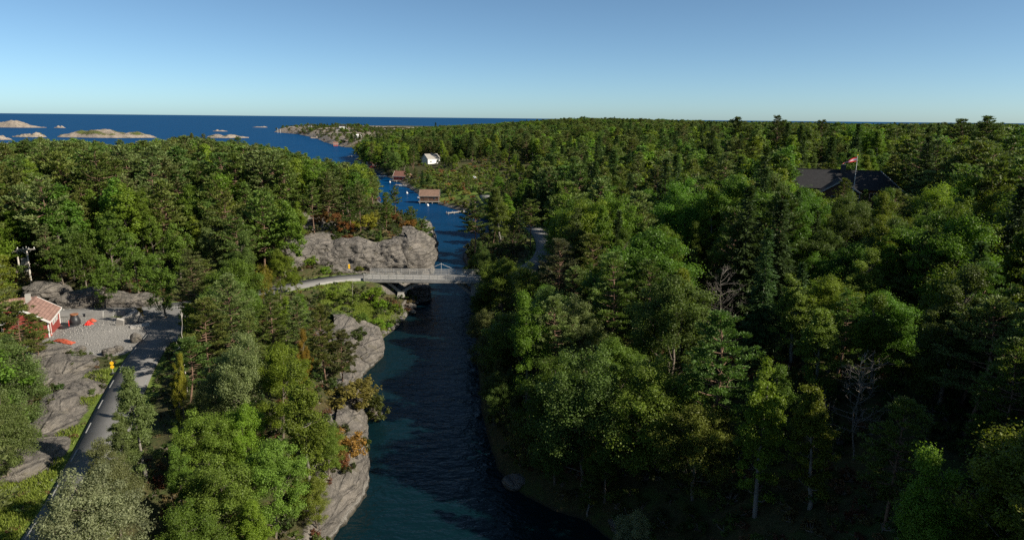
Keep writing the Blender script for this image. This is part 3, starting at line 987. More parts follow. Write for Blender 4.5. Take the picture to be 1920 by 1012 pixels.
for s, (H, R, zs, sh_, cl) in enumerate([(11, 3.1, .12, .6, 125), (12, 2.7, .15, .9, 120), (10, 3.3, .1, .5, 130)]):
    proto('broadleaf_near', gen_broad(240 + s, H, R, zs, cl, 380, 0.138, sh_, 0.75), M['bark'], B)
for s, (H, R) in enumerate([(11, 1.7), (12, 1.9)]):
    proto('aspen', gen_broad(260 + s, H, R, .12, 110, 290, 0.132, 1.15, 0.35, 0.6, 0.35, 0.5), M['birch_bark'], B)
for s, (H, R) in enumerate([(9, 3.0), (10, 3.3)]):
    proto('willow', gen_broad(270 + s, H, R, .08, 140, 330, 0.155, .55, 0.35, 0.42, 0.4, 0.2), M['bark'], B)
for s, (H, sp) in enumerate([(15, 2.5), (13, 2.2)]):
    proto('spruce', gen_spruce(300 + s, H, sp, 14), M['bark'], ND)
for s in range(3):
    proto('shrub', gen_broad(320 + s, 2.3, 1.35, .02, 40, 110, 0.15, .4, 0.4), M['bark'], B)
for s in range(2):
    proto('juniper', gen_broad(330 + s, 3.2, 0.75, .02, 50, 110, 0.17, 1.0, 0.2, 0.3, 0.8), M['bark'], ND)
for s in range(2):
    proto('dead_tree', gen_dead(350 + s, 10.0, 3.0, 3, 34, 0.5), M['dead_wood'], None)
proto('snag', gen_dead(360, 8.0, 1.8, 1, 8, 0.35), M['pole_wood'], None)

# ------------------------------------------------------------------ colours of foliage (reflectance) and their words
TINT = {
    'pine':   [((0.092, 0.142, 0.028), 'olive-green'), ((0.070, 0.126, 0.026), 'deep green'), ((0.116, 0.156, 0.048), 'grey-green'), ((0.108, 0.140, 0.030), 'brownish green')],
    'broad':  [((0.102, 0.180, 0.018), 'fresh green'), ((0.076, 0.150, 0.018), 'mid-green'), ((0.140, 0.198, 0.020), 'yellow-green'), ((0.088, 0.140, 0.030), 'dull green')],
    'spruce': [((0.040, 0.076, 0.020), 'dark green'), ((0.050, 0.092, 0.022), 'bottle-green')],
}
SILVER = (0.128, 0.138, 0.105)
PALE = (0.088, 0.122, 0.055)
LIME = (0.100, 0.160, 0.022)
YELLOW = (0.17, 0.17, 0.025)
ORANGE = (0.185, 0.105, 0.035)
RUST = (0.135, 0.068, 0.032)
DARKG = (0.040, 0.066, 0.018)

trees = []     # dict: kind, x, y, z, s, rz, tint, word, label (or None), base name
placed = []    # x, y, r
rngT = np.random.default_rng(77)
def add_tree(kind, x, y, z, H, tint, word, name, label=None, widen=1.0, var=None, cat='tree', rz=None):
    vs = KIND[kind]
    i = int(rngT.integers(len(vs))) if var is None else var
    pr_ = vs[i]
    s = H / pr_['H']
    trees.append(dict(kind=kind, i=i, x=x, y=y, z=z, s=s, w=widen, rz=float(rngT.uniform(0, 6.28)) if rz is None else rz, H=H, R=pr_['R'] * s * widen,
                      low=pr_['low'] * s, tint=tint, word=word, name=name, label=label, cat=cat))
    placed.append((x, y, pr_['R'] * s * widen))
def hand(kind, u, v, H, tint, name, label, widen=1.0, var=None, word='', dist=None, cat='tree', rz=None):
    if kind.startswith('pine') is False and kind not in ('spruce', 'snag', 'dead_tree'):
        tint = tuple(c * k for c, k in zip(tint, (1.36, 1.40, 0.95)))
    if dist is None:
        p = land(u, v, H * 0.97)
    else:
        q = PD(u, v, dist)
        p = np.array([q[0], q[1], h1(q[0], q[1])])
        H = max(1.0, (q[2] - p[2]) / 0.97)
    if u > 880 and H > 7: widen *= 1.2
    add_tree(kind, p[0], p[1], p[2] - 0.15, H, tint, word, name, label, widen, var, cat, rz)

PG, PO, PD_, PB = (0.118, 0.158, 0.048), (0.094, 0.144, 0.028), (0.070, 0.126, 0.026), (0.110, 0.140, 0.030)
# --- near bank between the side road and the channel
hand('willow', 168, 885, 9.5, SILVER, 'silver_leaved_tree', 'big silvery-leaved tree at the bottom beside the side road', 1.0, 0)
hand('willow', 205, 828, 8.0, (0.112, 0.132, 0.075), 'silver_leaved_tree', 'rounder grey-green tree just behind the big silvery one', 0.8, 1)
hand('aspen', 252, 703, 10.0, PALE, 'aspen_tree', 'slim pale aspen leaning over the side road', 1.0, 0)
hand('aspen', 222, 775, 6.5, PALE, 'aspen_tree', 'short pale aspen below the slim one at the road edge', 1.2, 1)
hand('willow', 22, 640, 10, (0.075, 0.112, 0.045), 'silver_leaved_tree', 'dense grey-green tree filling the frame edge left of the rock slabs', 0.95, 1)
hand('willow', -10, 745, 8, (0.085, 0.122, 0.05), 'silver_leaved_tree', 'lower leafy tree at the frame edge beneath the dense grey-green one', 0.9, 0)
hand('willow', 440, 628, 10.5, (0.115, 0.135, 0.075), 'silver_leaved_tree', 'tall willow-like silvery tree in the middle of the near bank', 0.85, 1)
hand('willow', 395, 690, 7, (0.11, 0.13, 0.07), 'silver_leaved_tree', 'small silvery tree tucked under the tall silvery one', 0.9, 0)
hand('broadleaf_near', 335, 665, 8, YELLOW, 'rowan_tree', 'yellowing slim tree in front of the dead-topped pine', 0.5, 1)
hand('snag', 338, 592, 9.0, PO, 'dead_topped_pine', 'bare dead-topped pine stem with crooked arms', 1.0, 0)
hand('broadleaf_near', 520, 655, 9.5, LIME, 'maple_tree', 'lime-green maple with golden top on the near bank', 0.9, 0)
hand('broadleaf_near', 562, 622, 9.0, (0.18, 0.14, 0.02), 'maple_tree', 'golden autumn maple top rising behind the lime-green one', 0.55, 1)
hand('broadleaf_near', 385, 775, 7.5, (0.085, 0.13, 0.025), 'oak_tree', 'bushy fresh green tree at the middle of the near bank', 1.05, 2)
hand('broadleaf_near', 460, 765, 7.5, LIME, 'oak_tree', 'bright bushy tree beside the bushy fresh green one', 0.95, 0)
hand('broadleaf_near', 330, 850, 7.0, (0.07, 0.11, 0.022), 'oak_tree', 'shaded leafy tree above the big silvery tree', 0.9, 1)
hand('broadleaf_near', 420, 875, 8.0, (0.085, 0.135, 0.03), 'oak_tree', 'broad leafy tree low on the near bank, sunlit clumps', 1.1, 2)
hand('broadleaf_near', 505, 835, 8.5, (0.09, 0.14, 0.03), 'oak_tree', 'broad sunlit tree left of the slender dark-stemmed one', 1.0, 0)
hand('broadleaf_near', 480, 945, 7.0, LIME, 'oak_tree', 'lime leafy tree at the bottom edge of the near bank', 1.0, 1)
hand('broadleaf_near', 350, 955, 7.0, (0.06, 0.10, 0.02), 'oak_tree', 'deep green tree at the bottom edge right of the silvery tree', 1.0, 2)
hand('aspen', 570, 690, 14.0, (0.09, 0.135, 0.025), 'rowan_tree', 'slender tall tree with visible dark stem near the shore rock', 1.0, 1)
hand('broadleaf_near', 612, 800, 5.5, (0.085, 0.13, 0.025), 'rowan_tree', 'small leafy tree on top of the lower shore rock', 0.9, 2)
hand('broadleaf_near', 590, 900, 5.0, (0.11, 0.14, 0.03), 'rowan_tree', 'low yellow-green tree above the lowest shore rock', 1.0, 0)
hand('shrub', 650, 808, 3.2, ORANGE, 'autumn_shrub', 'round orange shrub on the pale shore rock', 1.0, 0, cat='shrub')
hand('shrub', 640, 850, 1.8, RUST, 'autumn_shrub', 'lower rusty shrub beneath the round orange one', 1.2, 1, cat='shrub')
hand('shrub', 640, 715, 3.0, (0.14, 0.13, 0.04), 'autumn_shrub', 'yellow-brown thicket above the pale shore rock', 1.5, 2, cat='shrub')
hand('shrub', 700, 740, 3.4, (0.06, 0.08, 0.025), 'waterside_shrub', 'dark shrub leaning out over the water below the rock', 0.9, 1, cat='shrub')
hand('pine_near', 605, 575, 10, PB, 'pine_tree', 'loose pine beside the orange-flecked maple', 0.9, 0)
hand('pine_near', 640, 620, 8, (0.075, 0.078, 0.026), 'pine_tree', 'brownish pine above the striped shore rock', 1.0, 1)
hand('pine_near', 430, 520, 12, PG, 'pine_tree', 'broad grey-green pine over the hidden road bend', 1.05, 0)
hand('pine_near', 380, 560, 10, PB, 'pine_tree', 'spreading pine right of the dead-topped pine', 1.1, 1)
hand('pine_near', 505, 545, 10, PO, 'pine_tree', 'olive pine below the road to the bridge', 1.0, 2)
hand('pine_near', 560, 560, 8.5, PG, 'pine_tree', 'small grey-green pine left of the grassy bank', 1.0, 0)
hand('pine_near', 470, 590, 9, PB, 'pine_tree', 'brownish pine behind the tall silvery tree', 1.0, 2)
hand('pine_near', 350, 470, 12, PG, 'pine_tree', 'big pine standing right of the road junction', 1.1, 2)
hand('pine_near', 345, 640, 7, PD_, 'pine_tree', 'low dark pine at the foot of the dead-topped stem', 1.4, 1)
hand('pine_near', -22, 480, 12, PG, 'pine_tree', 'spreading pine in front of the red house, at the frame edge', 1.0, 1)
hand('pine_near', 58, 590, 6.5, PB, 'pine_tree', 'low pine half hiding the red house wall', 0.8, 0)
hand('pine_near', 32, 566, 9, PB, 'pine_tree', 'bushy pine hiding the far end of the red house', 1.2, 1)
hand('pine_near', 0, 575, 8, PO, 'pine_tree', 'low olive pine below the spreading one at the frame edge', 1.0, 2)
hand('broadleaf_near', 520, 470, 9, LIME, 'broadleaf_tree', 'lime-green tree left of the grey rock face', 0.8, 0)
hand('broadleaf_near', 555, 500, 5.5, LIME, 'broadleaf_tree', 'small lime-green tree where the road reaches the rock face', 0.9, 1)
hand('broadleaf_near', 490, 500, 7, YELLOW, 'broadleaf_tree', 'yellow-green tree above the hidden road', 0.7, 2)
# --- shrubs on the grass bank by the bridge
for k, (u, v, H, t, lb) in enumerate([(620, 540, 2.2, LIME, 'bright shrub at the left end of the grass bank'), (650, 545, 2.6, (0.09, 0.12, 0.03), 'leafy shrub below the road parapet'),
        (690, 540, 2.6, LIME, 'lime shrub under the bridge railing end'), (715, 560, 2.2, (0.10, 0.16, 0.02), 'yellow-green shrub beside the bridge abutment'),
        (680, 590, 2.4, (0.06, 0.10, 0.02), 'dark green shrub in the middle of the grass bank'), (705, 600, 1.9, LIME, 'small lime shrub near the stony waterline'),
        (665, 615, 2.4, DARKG, 'dark juniper-like shrub above the striped rock'), (740, 570, 1.8, (0.09, 0.15, 0.02), 'low shrub beside the bridge strut foot'), (640, 580, 2.4, PALE, 'pale shrub behind the bare-stemmed sapling'),
        (728, 605, 1.2, (0.08, 0.15, 0.02), 'low grassy shrub near the waterline stones')]):
    hand('shrub', u, v, H, t, 'bank_shrub', lb, 1.2, k % 3, cat='shrub')
hand('snag', 659, 512, 6.0, PO, 'bare_sapling', 'thin bare sapling standing on the grass bank', 0.6, 0)
# --- on and above the grey rock face
for k, (u, v, H, t, lb) in enumerate([(600, 395, 3, ORANGE, 'orange shrub at the left shoulder of the rock face'), (645, 415, 2.6, ORANGE, 'orange shrub on the rock ledge'), (675, 405, 3.4, YELLOW, 'yellow shrub in the middle above the rock face'),
        (700, 395, 2.8, (0.13, 0.14, 0.03), 'olive-yellow shrub behind the yellow one'), (735, 400, 3, RUST, 'rust-coloured shrub above the grey dome'), (760, 410, 2.8, ORANGE, 'orange shrub at the top of the grey dome'),
        (780, 420, 2.6, (0.10, 0.12, 0.03), 'olive shrub right above the water side of the rock'), (795, 440, 2.6, (0.09, 0.10, 0.03), 'brown-green shrub hanging over the cliff edge'), (620, 400, 2.2, RUST, 'rust shrub at the cleft of the rock'),
        (655, 440, 2.0, RUST, 'low rust shrub between the two dark junipers'), (805, 460, 1.8, (0.10, 0.11, 0.03), 'small shrub on the cliff corner above the water')]):
    hand('shrub', u, v, H, t, 'heath_shrub', lb, 1.25, k % 3, cat='shrub')
hand('juniper', 632, 430, 3.6, DARKG, 'juniper_bush', 'dark round juniper at the left of the rock ledge', 1.5, 0, cat='shrub')
hand('juniper', 705, 436, 3.0, (0.05, 0.09, 0.02), 'juniper_bush', 'dark upright juniper left of the grey dome', 1.2, 1, cat='shrub')
hand('pine', 673, 345, 11, PG, 'pine_tree', 'airy pine with visible stem above the rock ledge', 0.9, 3)
hand('pine', 640, 318, 12, PO, 'pine_tree', 'tall pine on the hump behind the rock face', 1.0, 0)
hand('pine', 610, 325, 11, PG, 'pine_tree', 'broad pine at the left shoulder above the rock cleft', 1.1, 2)
hand('pine', 690, 330, 9.5, PO, 'pine_tree', 'pine at the water-side edge of the rock hump', 1.0, 1)
hand('pine_bare_stem', 740, 350, 9, PO, 'pine_tree', 'lone thin pine standing out over the channel', 0.8, 0)
hand('broadleaf', 560, 380, 8, LIME, 'broadleaf_tree', 'bright green tree at the foot of the rock cleft', 0.9, 0)
# --- the pine knoll beyond the bridge
hand('pine_bare_stem', 890, 383, 9, PD_, 'pine_tree', 'lone leaning pine at the water end of the knoll', 1.0, 0, dist=172)
hand('aspen', 938, 354, 14, (0.075, 0.105, 0.03), 'birch_tree', 'tall leafy birch in the middle of the knoll', 1.2, 0, dist=178)
hand('pine_bare_stem', 925, 392, 9, PO, 'pine_tree', 'pine left of the tall birch on the knoll', 0.9, 1, dist=180)
hand('pine_bare_stem', 996, 376, 12, PO, 'pine_tree', 'pine with pale bare stem at the road end of the knoll', 1.0, 0, dist=166)
hand('pine_bare_stem', 960, 402, 9, PO, 'pine_tree', 'shorter pine between the birch and the pale-stemmed pine', 0.9, 1, dist=170)
hand('pine_bare_stem', 975, 392, 9, PD_, 'pine_tree', 'dark pine behind the pale-stemmed pine on the knoll', 0.9, 0, dist=184)
hand('shrub', 893, 480, 2.6, (0.07, 0.11, 0.02), 'bank_shrub', 'fresh green shrub at the far bridge end', 1.0, 0, cat='shrub', dist=152)
# --- far bank by the bridge and downstream
hand('broadleaf_near', 945, 488, 10.0, (0.075, 0.120, 0.022), 'broadleaf_tree', 'large fresh green tree covering the far bridge end', 1.1, 0)
hand('broadleaf_near', 1000, 500, 9.5, (0.080, 0.120, 0.025), 'broadleaf_tree', 'green tree between the far bridge end and the grey pine', 1.0, 2)
hand('broadleaf_near', 905, 540, 7.5, (0.075, 0.118, 0.022), 'broadleaf_tree', 'leafy tree overhanging the water below the far bridge end', 1.0, 1)
hand('broadleaf_near', 960, 590, 8.5, (0.060, 0.095, 0.022), 'broadleaf_tree', 'dull green tree on the shaded bank below the bridge', 1.1, 2)
hand('pine_near', 1042, 452, 13, (0.090, 0.105, 0.050), 'pine_tree', 'tall grey-green pine beside the far bridge end', 1.0, 0)
hand('pine_near', 1075, 500, 9.5, PG, 'pine_tree', 'shorter pine right of the tall grey-green one', 0.9, 1)
hand('willow', 1092, 563, 9.5, (0.115, 0.145, 0.075), 'silver_leaved_tree', 'silvery tree on the far bank across from the grass slope', 0.85, 0)
hand('broadleaf_near', 1210, 575, 9.5, (0.075, 0.125, 0.022), 'broadleaf_tree', 'sunlit green tree left of the white dead tree', 0.85, 1)
hand('broadleaf_near', 1150, 640, 9, (0.070, 0.110, 0.022), 'broadleaf_tree', 'green tree below the silvery far-bank tree', 0.9, 0)
hand('dead_tree', 1355, 500, 10.5, PO, 'dead_tree', 'white dead tree with a full fan of bare branches', 1.0, 0)
hand('dead_tree', 1625, 660, 9.5, PO, 'dead_tree', 'grey dead tree with flat bare crown in the shade', 1.0, 1)
hand('broadleaf_near', 1240, 690, 10.5, (0.085, 0.128, 0.025), 'broadleaf_tree', 'large sunlit tree low on the shaded slope', 1.05, 2)
hand('broadleaf_near', 1310, 770, 8.5, (0.095, 0.125, 0.03), 'broadleaf_tree', 'yellow-green tree right below the large sunlit one', 1.1, 0)
hand('broadleaf_near', 1140, 800, 8.0, (0.065, 0.10, 0.022), 'broadleaf_tree', 'tree hanging over the dark water edge', 1.0, 1)
hand('broadleaf_near', 1195, 965, 7.5, SILVER, 'silver_leaved_tree', 'pale leafy treetop at the bottom edge over black shade', 0.6, 0)
hand('willow', 1030, 680, 7, (0.06, 0.055, 0.03), 'bare_twig_tree', 'brown twiggy tree on the dark bank', 0.9, 1)
hand('broadleaf_near', 1240, 395, 10, (0.08, 0.130, 0.022), 'broadleaf_tree', 'bright green tree above the middle of the dark slope', 0.9, 0)
hand('broadleaf_near', 1310, 420, 10, (0.07, 0.115, 0.022), 'broadleaf_tree', 'green tree right of the bright one on the slope', 0.9, 1)
hand('broadleaf_near', 1470, 350, 9, (0.09, 0.135, 0.025), 'broadleaf_tree', 'bright tree at the left end of the dark roof', 1.0, 2)
hand('broadleaf_near', 1530, 385, 8, (0.10, 0.14, 0.03), 'broadleaf_tree', 'yellow-green tree in front of the dark roof', 1.0, 0)
hand('pine_near', 1582, 335, 9.5, PO, 'pine_tree', 'pine standing before the flagpole and dark roof', 0.85, 0, dist=140)
hand('pine_near', 1625, 355, 9, PD_, 'pine_tree', 'dark pine right of the pine before the flagpole', 0.85, 1, dist=142)
hand('spruce', 1742, 262, 17, (0.034, 0.062, 0.018), 'spruce_tree', 'tall dark conical spruce right of the dark roof', 1.0, 0)
hand('broadleaf_near', 1620, 470, 11, (0.095, 0.130, 0.030), 'broadleaf_tree', 'large sunlit tree right of the white dead tree', 1.0, 1)
hand('aspen', 1500, 520, 10, (0.10, 0.14, 0.035), 'birch_tree', 'light green birch between the dead tree and large sunlit tree', 1.2, 1)
hand('aspen', 1545, 580, 9.5, (0.09, 0.13, 0.03), 'birch_tree', 'birch with drooping crown on the dark slope', 1.2, 0)
hand('pine_near', 1740, 430, 13, PG, 'pine_tree', 'big grey-green pine below the conical spruce', 1.1, 2)
hand('pine_near', 1690, 755, 9.5, PO, 'pine_tree', 'solitary pine low on the black slope', 0.9, 0)
hand('pine_near', 1850, 560, 12, PG, 'pine_tree', 'large pine at the frame edge of the dark slope', 1.1, 1)
hand('pine_near', 1900, 640, 11, PO, 'pine_tree', 'pine below the large pine at the frame edge', 1.0, 2)
hand('broadleaf_near', 1470, 690, 7.5, (0.06, 0.10, 0.02), 'broadleaf_tree', 'green tree half in shade left of the grey dead tree', 1.0, 1)
hand('pine', 1458, 218, 16, (0.06, 0.09, 0.022), 'pine_tree', 'pine top breaking the skyline left of the house', 1.0, None, dist=262)
hand('pine', 1382, 222, 16, (0.06, 0.09, 0.022), 'pine_tree', 'second pine on the skyline left of the tallest', 1.0, None, dist=285)
hand('pine', 1848, 220, 16, (0.06, 0.09, 0.022), 'pine_tree', 'pine on the skyline near the frame edge', 1.0, None, dist=240)
hand('pine', 1800, 225, 16, (0.06, 0.09, 0.022), 'pine_tree', 'pine on the skyline left of the frame-edge one', 1.0, None, dist=255)
hand('pine', 1545, 227, 16, (0.06, 0.09, 0.022), 'pine_tree', 'thin pine tip above the skyline right of the tallest', 1.0, None, dist=330)
hand('snag', 92, 500, 5, PO, 'bare_sapling', 'short bare stem beside the utility pole', 0.5, 0)
hand('pine_bare_stem', 88, 425, 11, PG, 'pine_tree', 'pine with pale leaning bare trunk behind the utility poles', 0.9, 1)
# left headland: leafy trees among the pines
for u, v, H, t, lb in [(165, 358, 11, (0.075, 0.12, 0.02), 'fresh green tree high on the wooded headland at left'), (350, 352, 12, (0.080, 0.128, 0.022), 'tall bright leafy tree in the middle of the wooded headland'),
        (330, 420, 11, (0.070, 0.112, 0.022), 'leafy tree below the tall bright one'), (250, 445, 11, (0.065, 0.105, 0.022), 'dense leafy tree above the rock cutting'), (200, 400, 11, (0.06, 0.10, 0.02), 'leafy tree above the dense one at the cutting'),
        (280, 400, 10, (0.07, 0.11, 0.02), 'leafy tree beside the tall bright one'), (185, 480, 9, (0.06, 0.10, 0.02), 'low leafy tree at the edge of the rock cutting'), (300, 480, 10, (0.065, 0.105, 0.022), 'leafy tree over the shaded road'),
        (150, 440, 10, (0.055, 0.095, 0.02), 'leafy tree right of the utility poles'), (395, 430, 10, PALE, 'pale leafy tree left of the grey-green pine'), (110, 455, 9, (0.055, 0.09, 0.02), 'low leafy tree just right of the utility poles')]:
    hand('broadleaf', u, v, H, t, 'broadleaf_tree', lb, 1.05)
# more pines above the rock face, growth on its ledges
hand('pine', 722, 362, 9, PO, 'pine_tree', 'pine above the middle of the grey dome', 1.0, 4)
hand('pine', 655, 352, 10, PD_, 'pine_tree', 'dark pine left of the airy pine above the ledge', 1.0, 0)
hand('pine', 768, 388, 6.5, PO, 'pine_tree', 'small pine near the channel end of the rock hump', 1.1, 2)
hand('pine', 585, 345, 11, PO, 'pine_tree', 'pine at the head of the rock cleft', 1.0, 1)
for k, (u, v, H, t, lb) in enumerate([(625, 470, 1.6, LIME, 'small green shrub on a ledge of the rock face'), (668, 455, 1.6, (0.08, 0.10, 0.025), 'olive shrub on the upper edge of the cracked face'), (690, 470, 1.2, (0.07, 0.11, 0.02), 'tuft of green on the cracked face'), (580, 480, 2.2, LIME, 'green shrub at the foot of the sloping face'), (605, 452, 2.0, (0.08, 0.12, 0.022), 'green shrub on the crest of the sloping face'), (642, 447, 1.8, (0.09, 0.10, 0.03), 'brown-green shrub on the crest above the yellow sign'),
        (712, 446, 1.8, (0.07, 0.11, 0.02), 'green shrub on the crest left of the dome'), (610, 500, 1.5, LIME, 'bright shrub on the verge under the sloping face'), (676, 499, 1.2, (0.10, 0.13, 0.025), 'low shrub on the verge right of the yellow sign'), (725, 470, 1.4, (0.07, 0.10, 0.02), 'green tuft in the crack left of the dome')]):
    hand('shrub', u, v, H, t, 'ledge_shrub', lb, 1.2, k % 3, cat='shrub')
# trees and bushes leaning over the shaded bank
SB = smooth_line(np.array(W([(1080, 968), (1040, 957), (980, 925), (935, 880), (915, 820), (902, 760), (897, 700), (893, 640), (897, 600), (892, 560)])), 6)
SB = dense(np.column_stack([SB, np.zeros(len(SB))]), 4.3)
words = ['first', 'second', 'third', 'fourth', 'fifth', 'sixth', 'seventh', 'eighth', 'ninth', 'tenth', 'eleventh', 'twelfth', 'thirteenth', 'fourteenth', 'fifteenth', 'sixteenth', 'seventeenth', 'eighteenth', 'nineteenth', 'twentieth', 'twenty-first', 'twenty-second', 'twenty-third', 'twenty-fourth']
for k, p_ in enumerate(SB[:24]):
    sx, sy = p_[0] + rngT.uniform(0.8, 2.4), p_[1] + rngT.normal(0, 0.8)
    t_ = [(0.075, 0.115, 0.022), (0.06, 0.10, 0.02), (0.09, 0.10, 0.03), (0.07, 0.085, 0.025)][k % 4]
    kd_ = 'broadleaf_near' if k % 3 else 'aspen'
    add_tree(kd_, sx, sy, h1(sx, sy) - 0.2, rngT.uniform(4.5, 7.8), t_, '', 'waterside_tree', f'{words[k]} small tree overhanging the shaded bank, counting upstream from the bottom', 1.15)
N_HAND = len(trees)
HAND_KEEP = []
for t in trees:
    if t['H'] > 4.5 and (t['x'] < -3 or t['H'] > 9 or t['kind'] == 'dead_tree'):
        u_, v_, w_ = proj(np.array([t['x'], t['y'], t['z'] + t['H']]))
        r_, hh_ = t['R'] * FPX / w_, t['H'] * FPX / w_
        k_ = 0.5 if t['x'] < -3 or t['kind'] == 'dead_tree' else 0.3
        HAND_KEEP.append((u_ - r_ * k_, v_, u_ + r_ * k_, v_ + hh_ * k_, t['y'] - 0.5))

# ------------------------------------------------------------------ the rest of the woods
ENV = np.array([(-300, 285), (0, 272), (60, 264), (160, 262), (200, 272), (250, 270), (345, 254), (400, 262), (480, 268), (560, 288), (600, 302), (650, 304), (700, 318), (740, 352), (790, 402), (820, 440)], float)
ENVR = np.array([(700, 244), (760, 240), (800, 238), (850, 236), (900, 234), (960, 229), (1010, 226), (1060, 221), (1100, 219), (1150, 221), (1250, 223), (1350, 226), (1420, 225), (1520, 230), (1600, 232), (1700, 231), (1800, 230), (1850, 228), (1920, 233), (2300, 236)], float)
KEEP = [(580, 492, 884, 582, 122), (640, 545, 800, 690, 100), (560, 415, 818, 512, 139), (100, 566, 330, 665, 92), (58, 545, 120, 612, 95), (8, 455, 72, 556, 116),
        (20, 900, 130, 1012, 40), (110, 800, 200, 900, 50), (170, 700, 262, 800, 65), (215, 655, 290, 700, 82), (60, 640, 200, 870, 80), (640, 600, 880, 1012, 58),
        (868, 380, 1025, 492, 160), (715, 300, 915, 402, 300), (788, 297, 826, 318, 470), (1505, 286, 1690, 348, 172), (60, 535, 330, 600, 112), (915, 372, 930, 384, 200)]
KEEP += HAND_KEEP
HOUSES_XY = []   # filled below: x, y, clear radius
HOUSE_AT = PD(1592, 352, 168)
HOUSES_XY.append((HOUSE_AT[0], HOUSE_AT[1], 14))
for t in trees:
    if t['kind'] == 'dead_tree': HOUSES_XY.append((t['x'] + 3.5, t['y'] - 1.6, 4.2))
for u, v, z, r in [(805, 378, 1, 7), (752, 336, 1, 8), (805, 308, 5, 9), (672, 262, 5, 8), (888, 333, 5, 5), (642, 244, 10, 9), (85, 590, 6, 6)]:
    p = P(u, v, z)
    HOUSES_XY.append((p[0], p[1], r))
def scatter_pts(x0, x1, y0, y1, sp, seed):
    rng = np.random.default_rng(seed)
    nx_, ny_ = int((x1 - x0) / sp), int((y1 - y0) / sp)
    X, Y = np.meshgrid(np.arange(nx_), np.arange(ny_))
    X = x0 + (X + 0.5 * (Y % 2) + rng.uniform(-0.36, 0.36, X.shape)) * sp
    Y = y0 + (Y + rng.uniform(-0.36, 0.36, Y.shape)) * sp
    return X.ravel(), Y.ravel()
def clear_filter(x, y, margin=0.0, road=1.2):
    ok = shore(x, y) > 1.2 + margin
    for line, w in ROADS:
        d, _ = near_line(line, x, y)
        ok &= d > w + road
    ok &= sdf(YARD, x, y) < -1.5
    for hx, hy, r in HOUSES_XY:
        ok &= np.hypot(x - hx, y - hy) > r
    return ok
def in_view(x, y, ulo=-260, uhi=2180):
    u, v, w = proj(np.stack([x, y, np.full(x.shape, 12.0)], -1))
    return ((w > 18) & (u > ulo) & (u < uhi) & (v < 1500)) | ((x > 0) & (x < 120) & (y > -10) & (y < 150) & (x > 0.68 * y) & (uhi > 2100))  # second part keeps unseen trees on the added hill, for their shade
far_pts = []
rngW = np.random.default_rng(5)
BARE = [(*P(u, v, z)[:2], r * 1.0) for u, v, z, r in ROCKS] + [(-158, 452, 20)]
KNOLL = P(945, 462, 4)
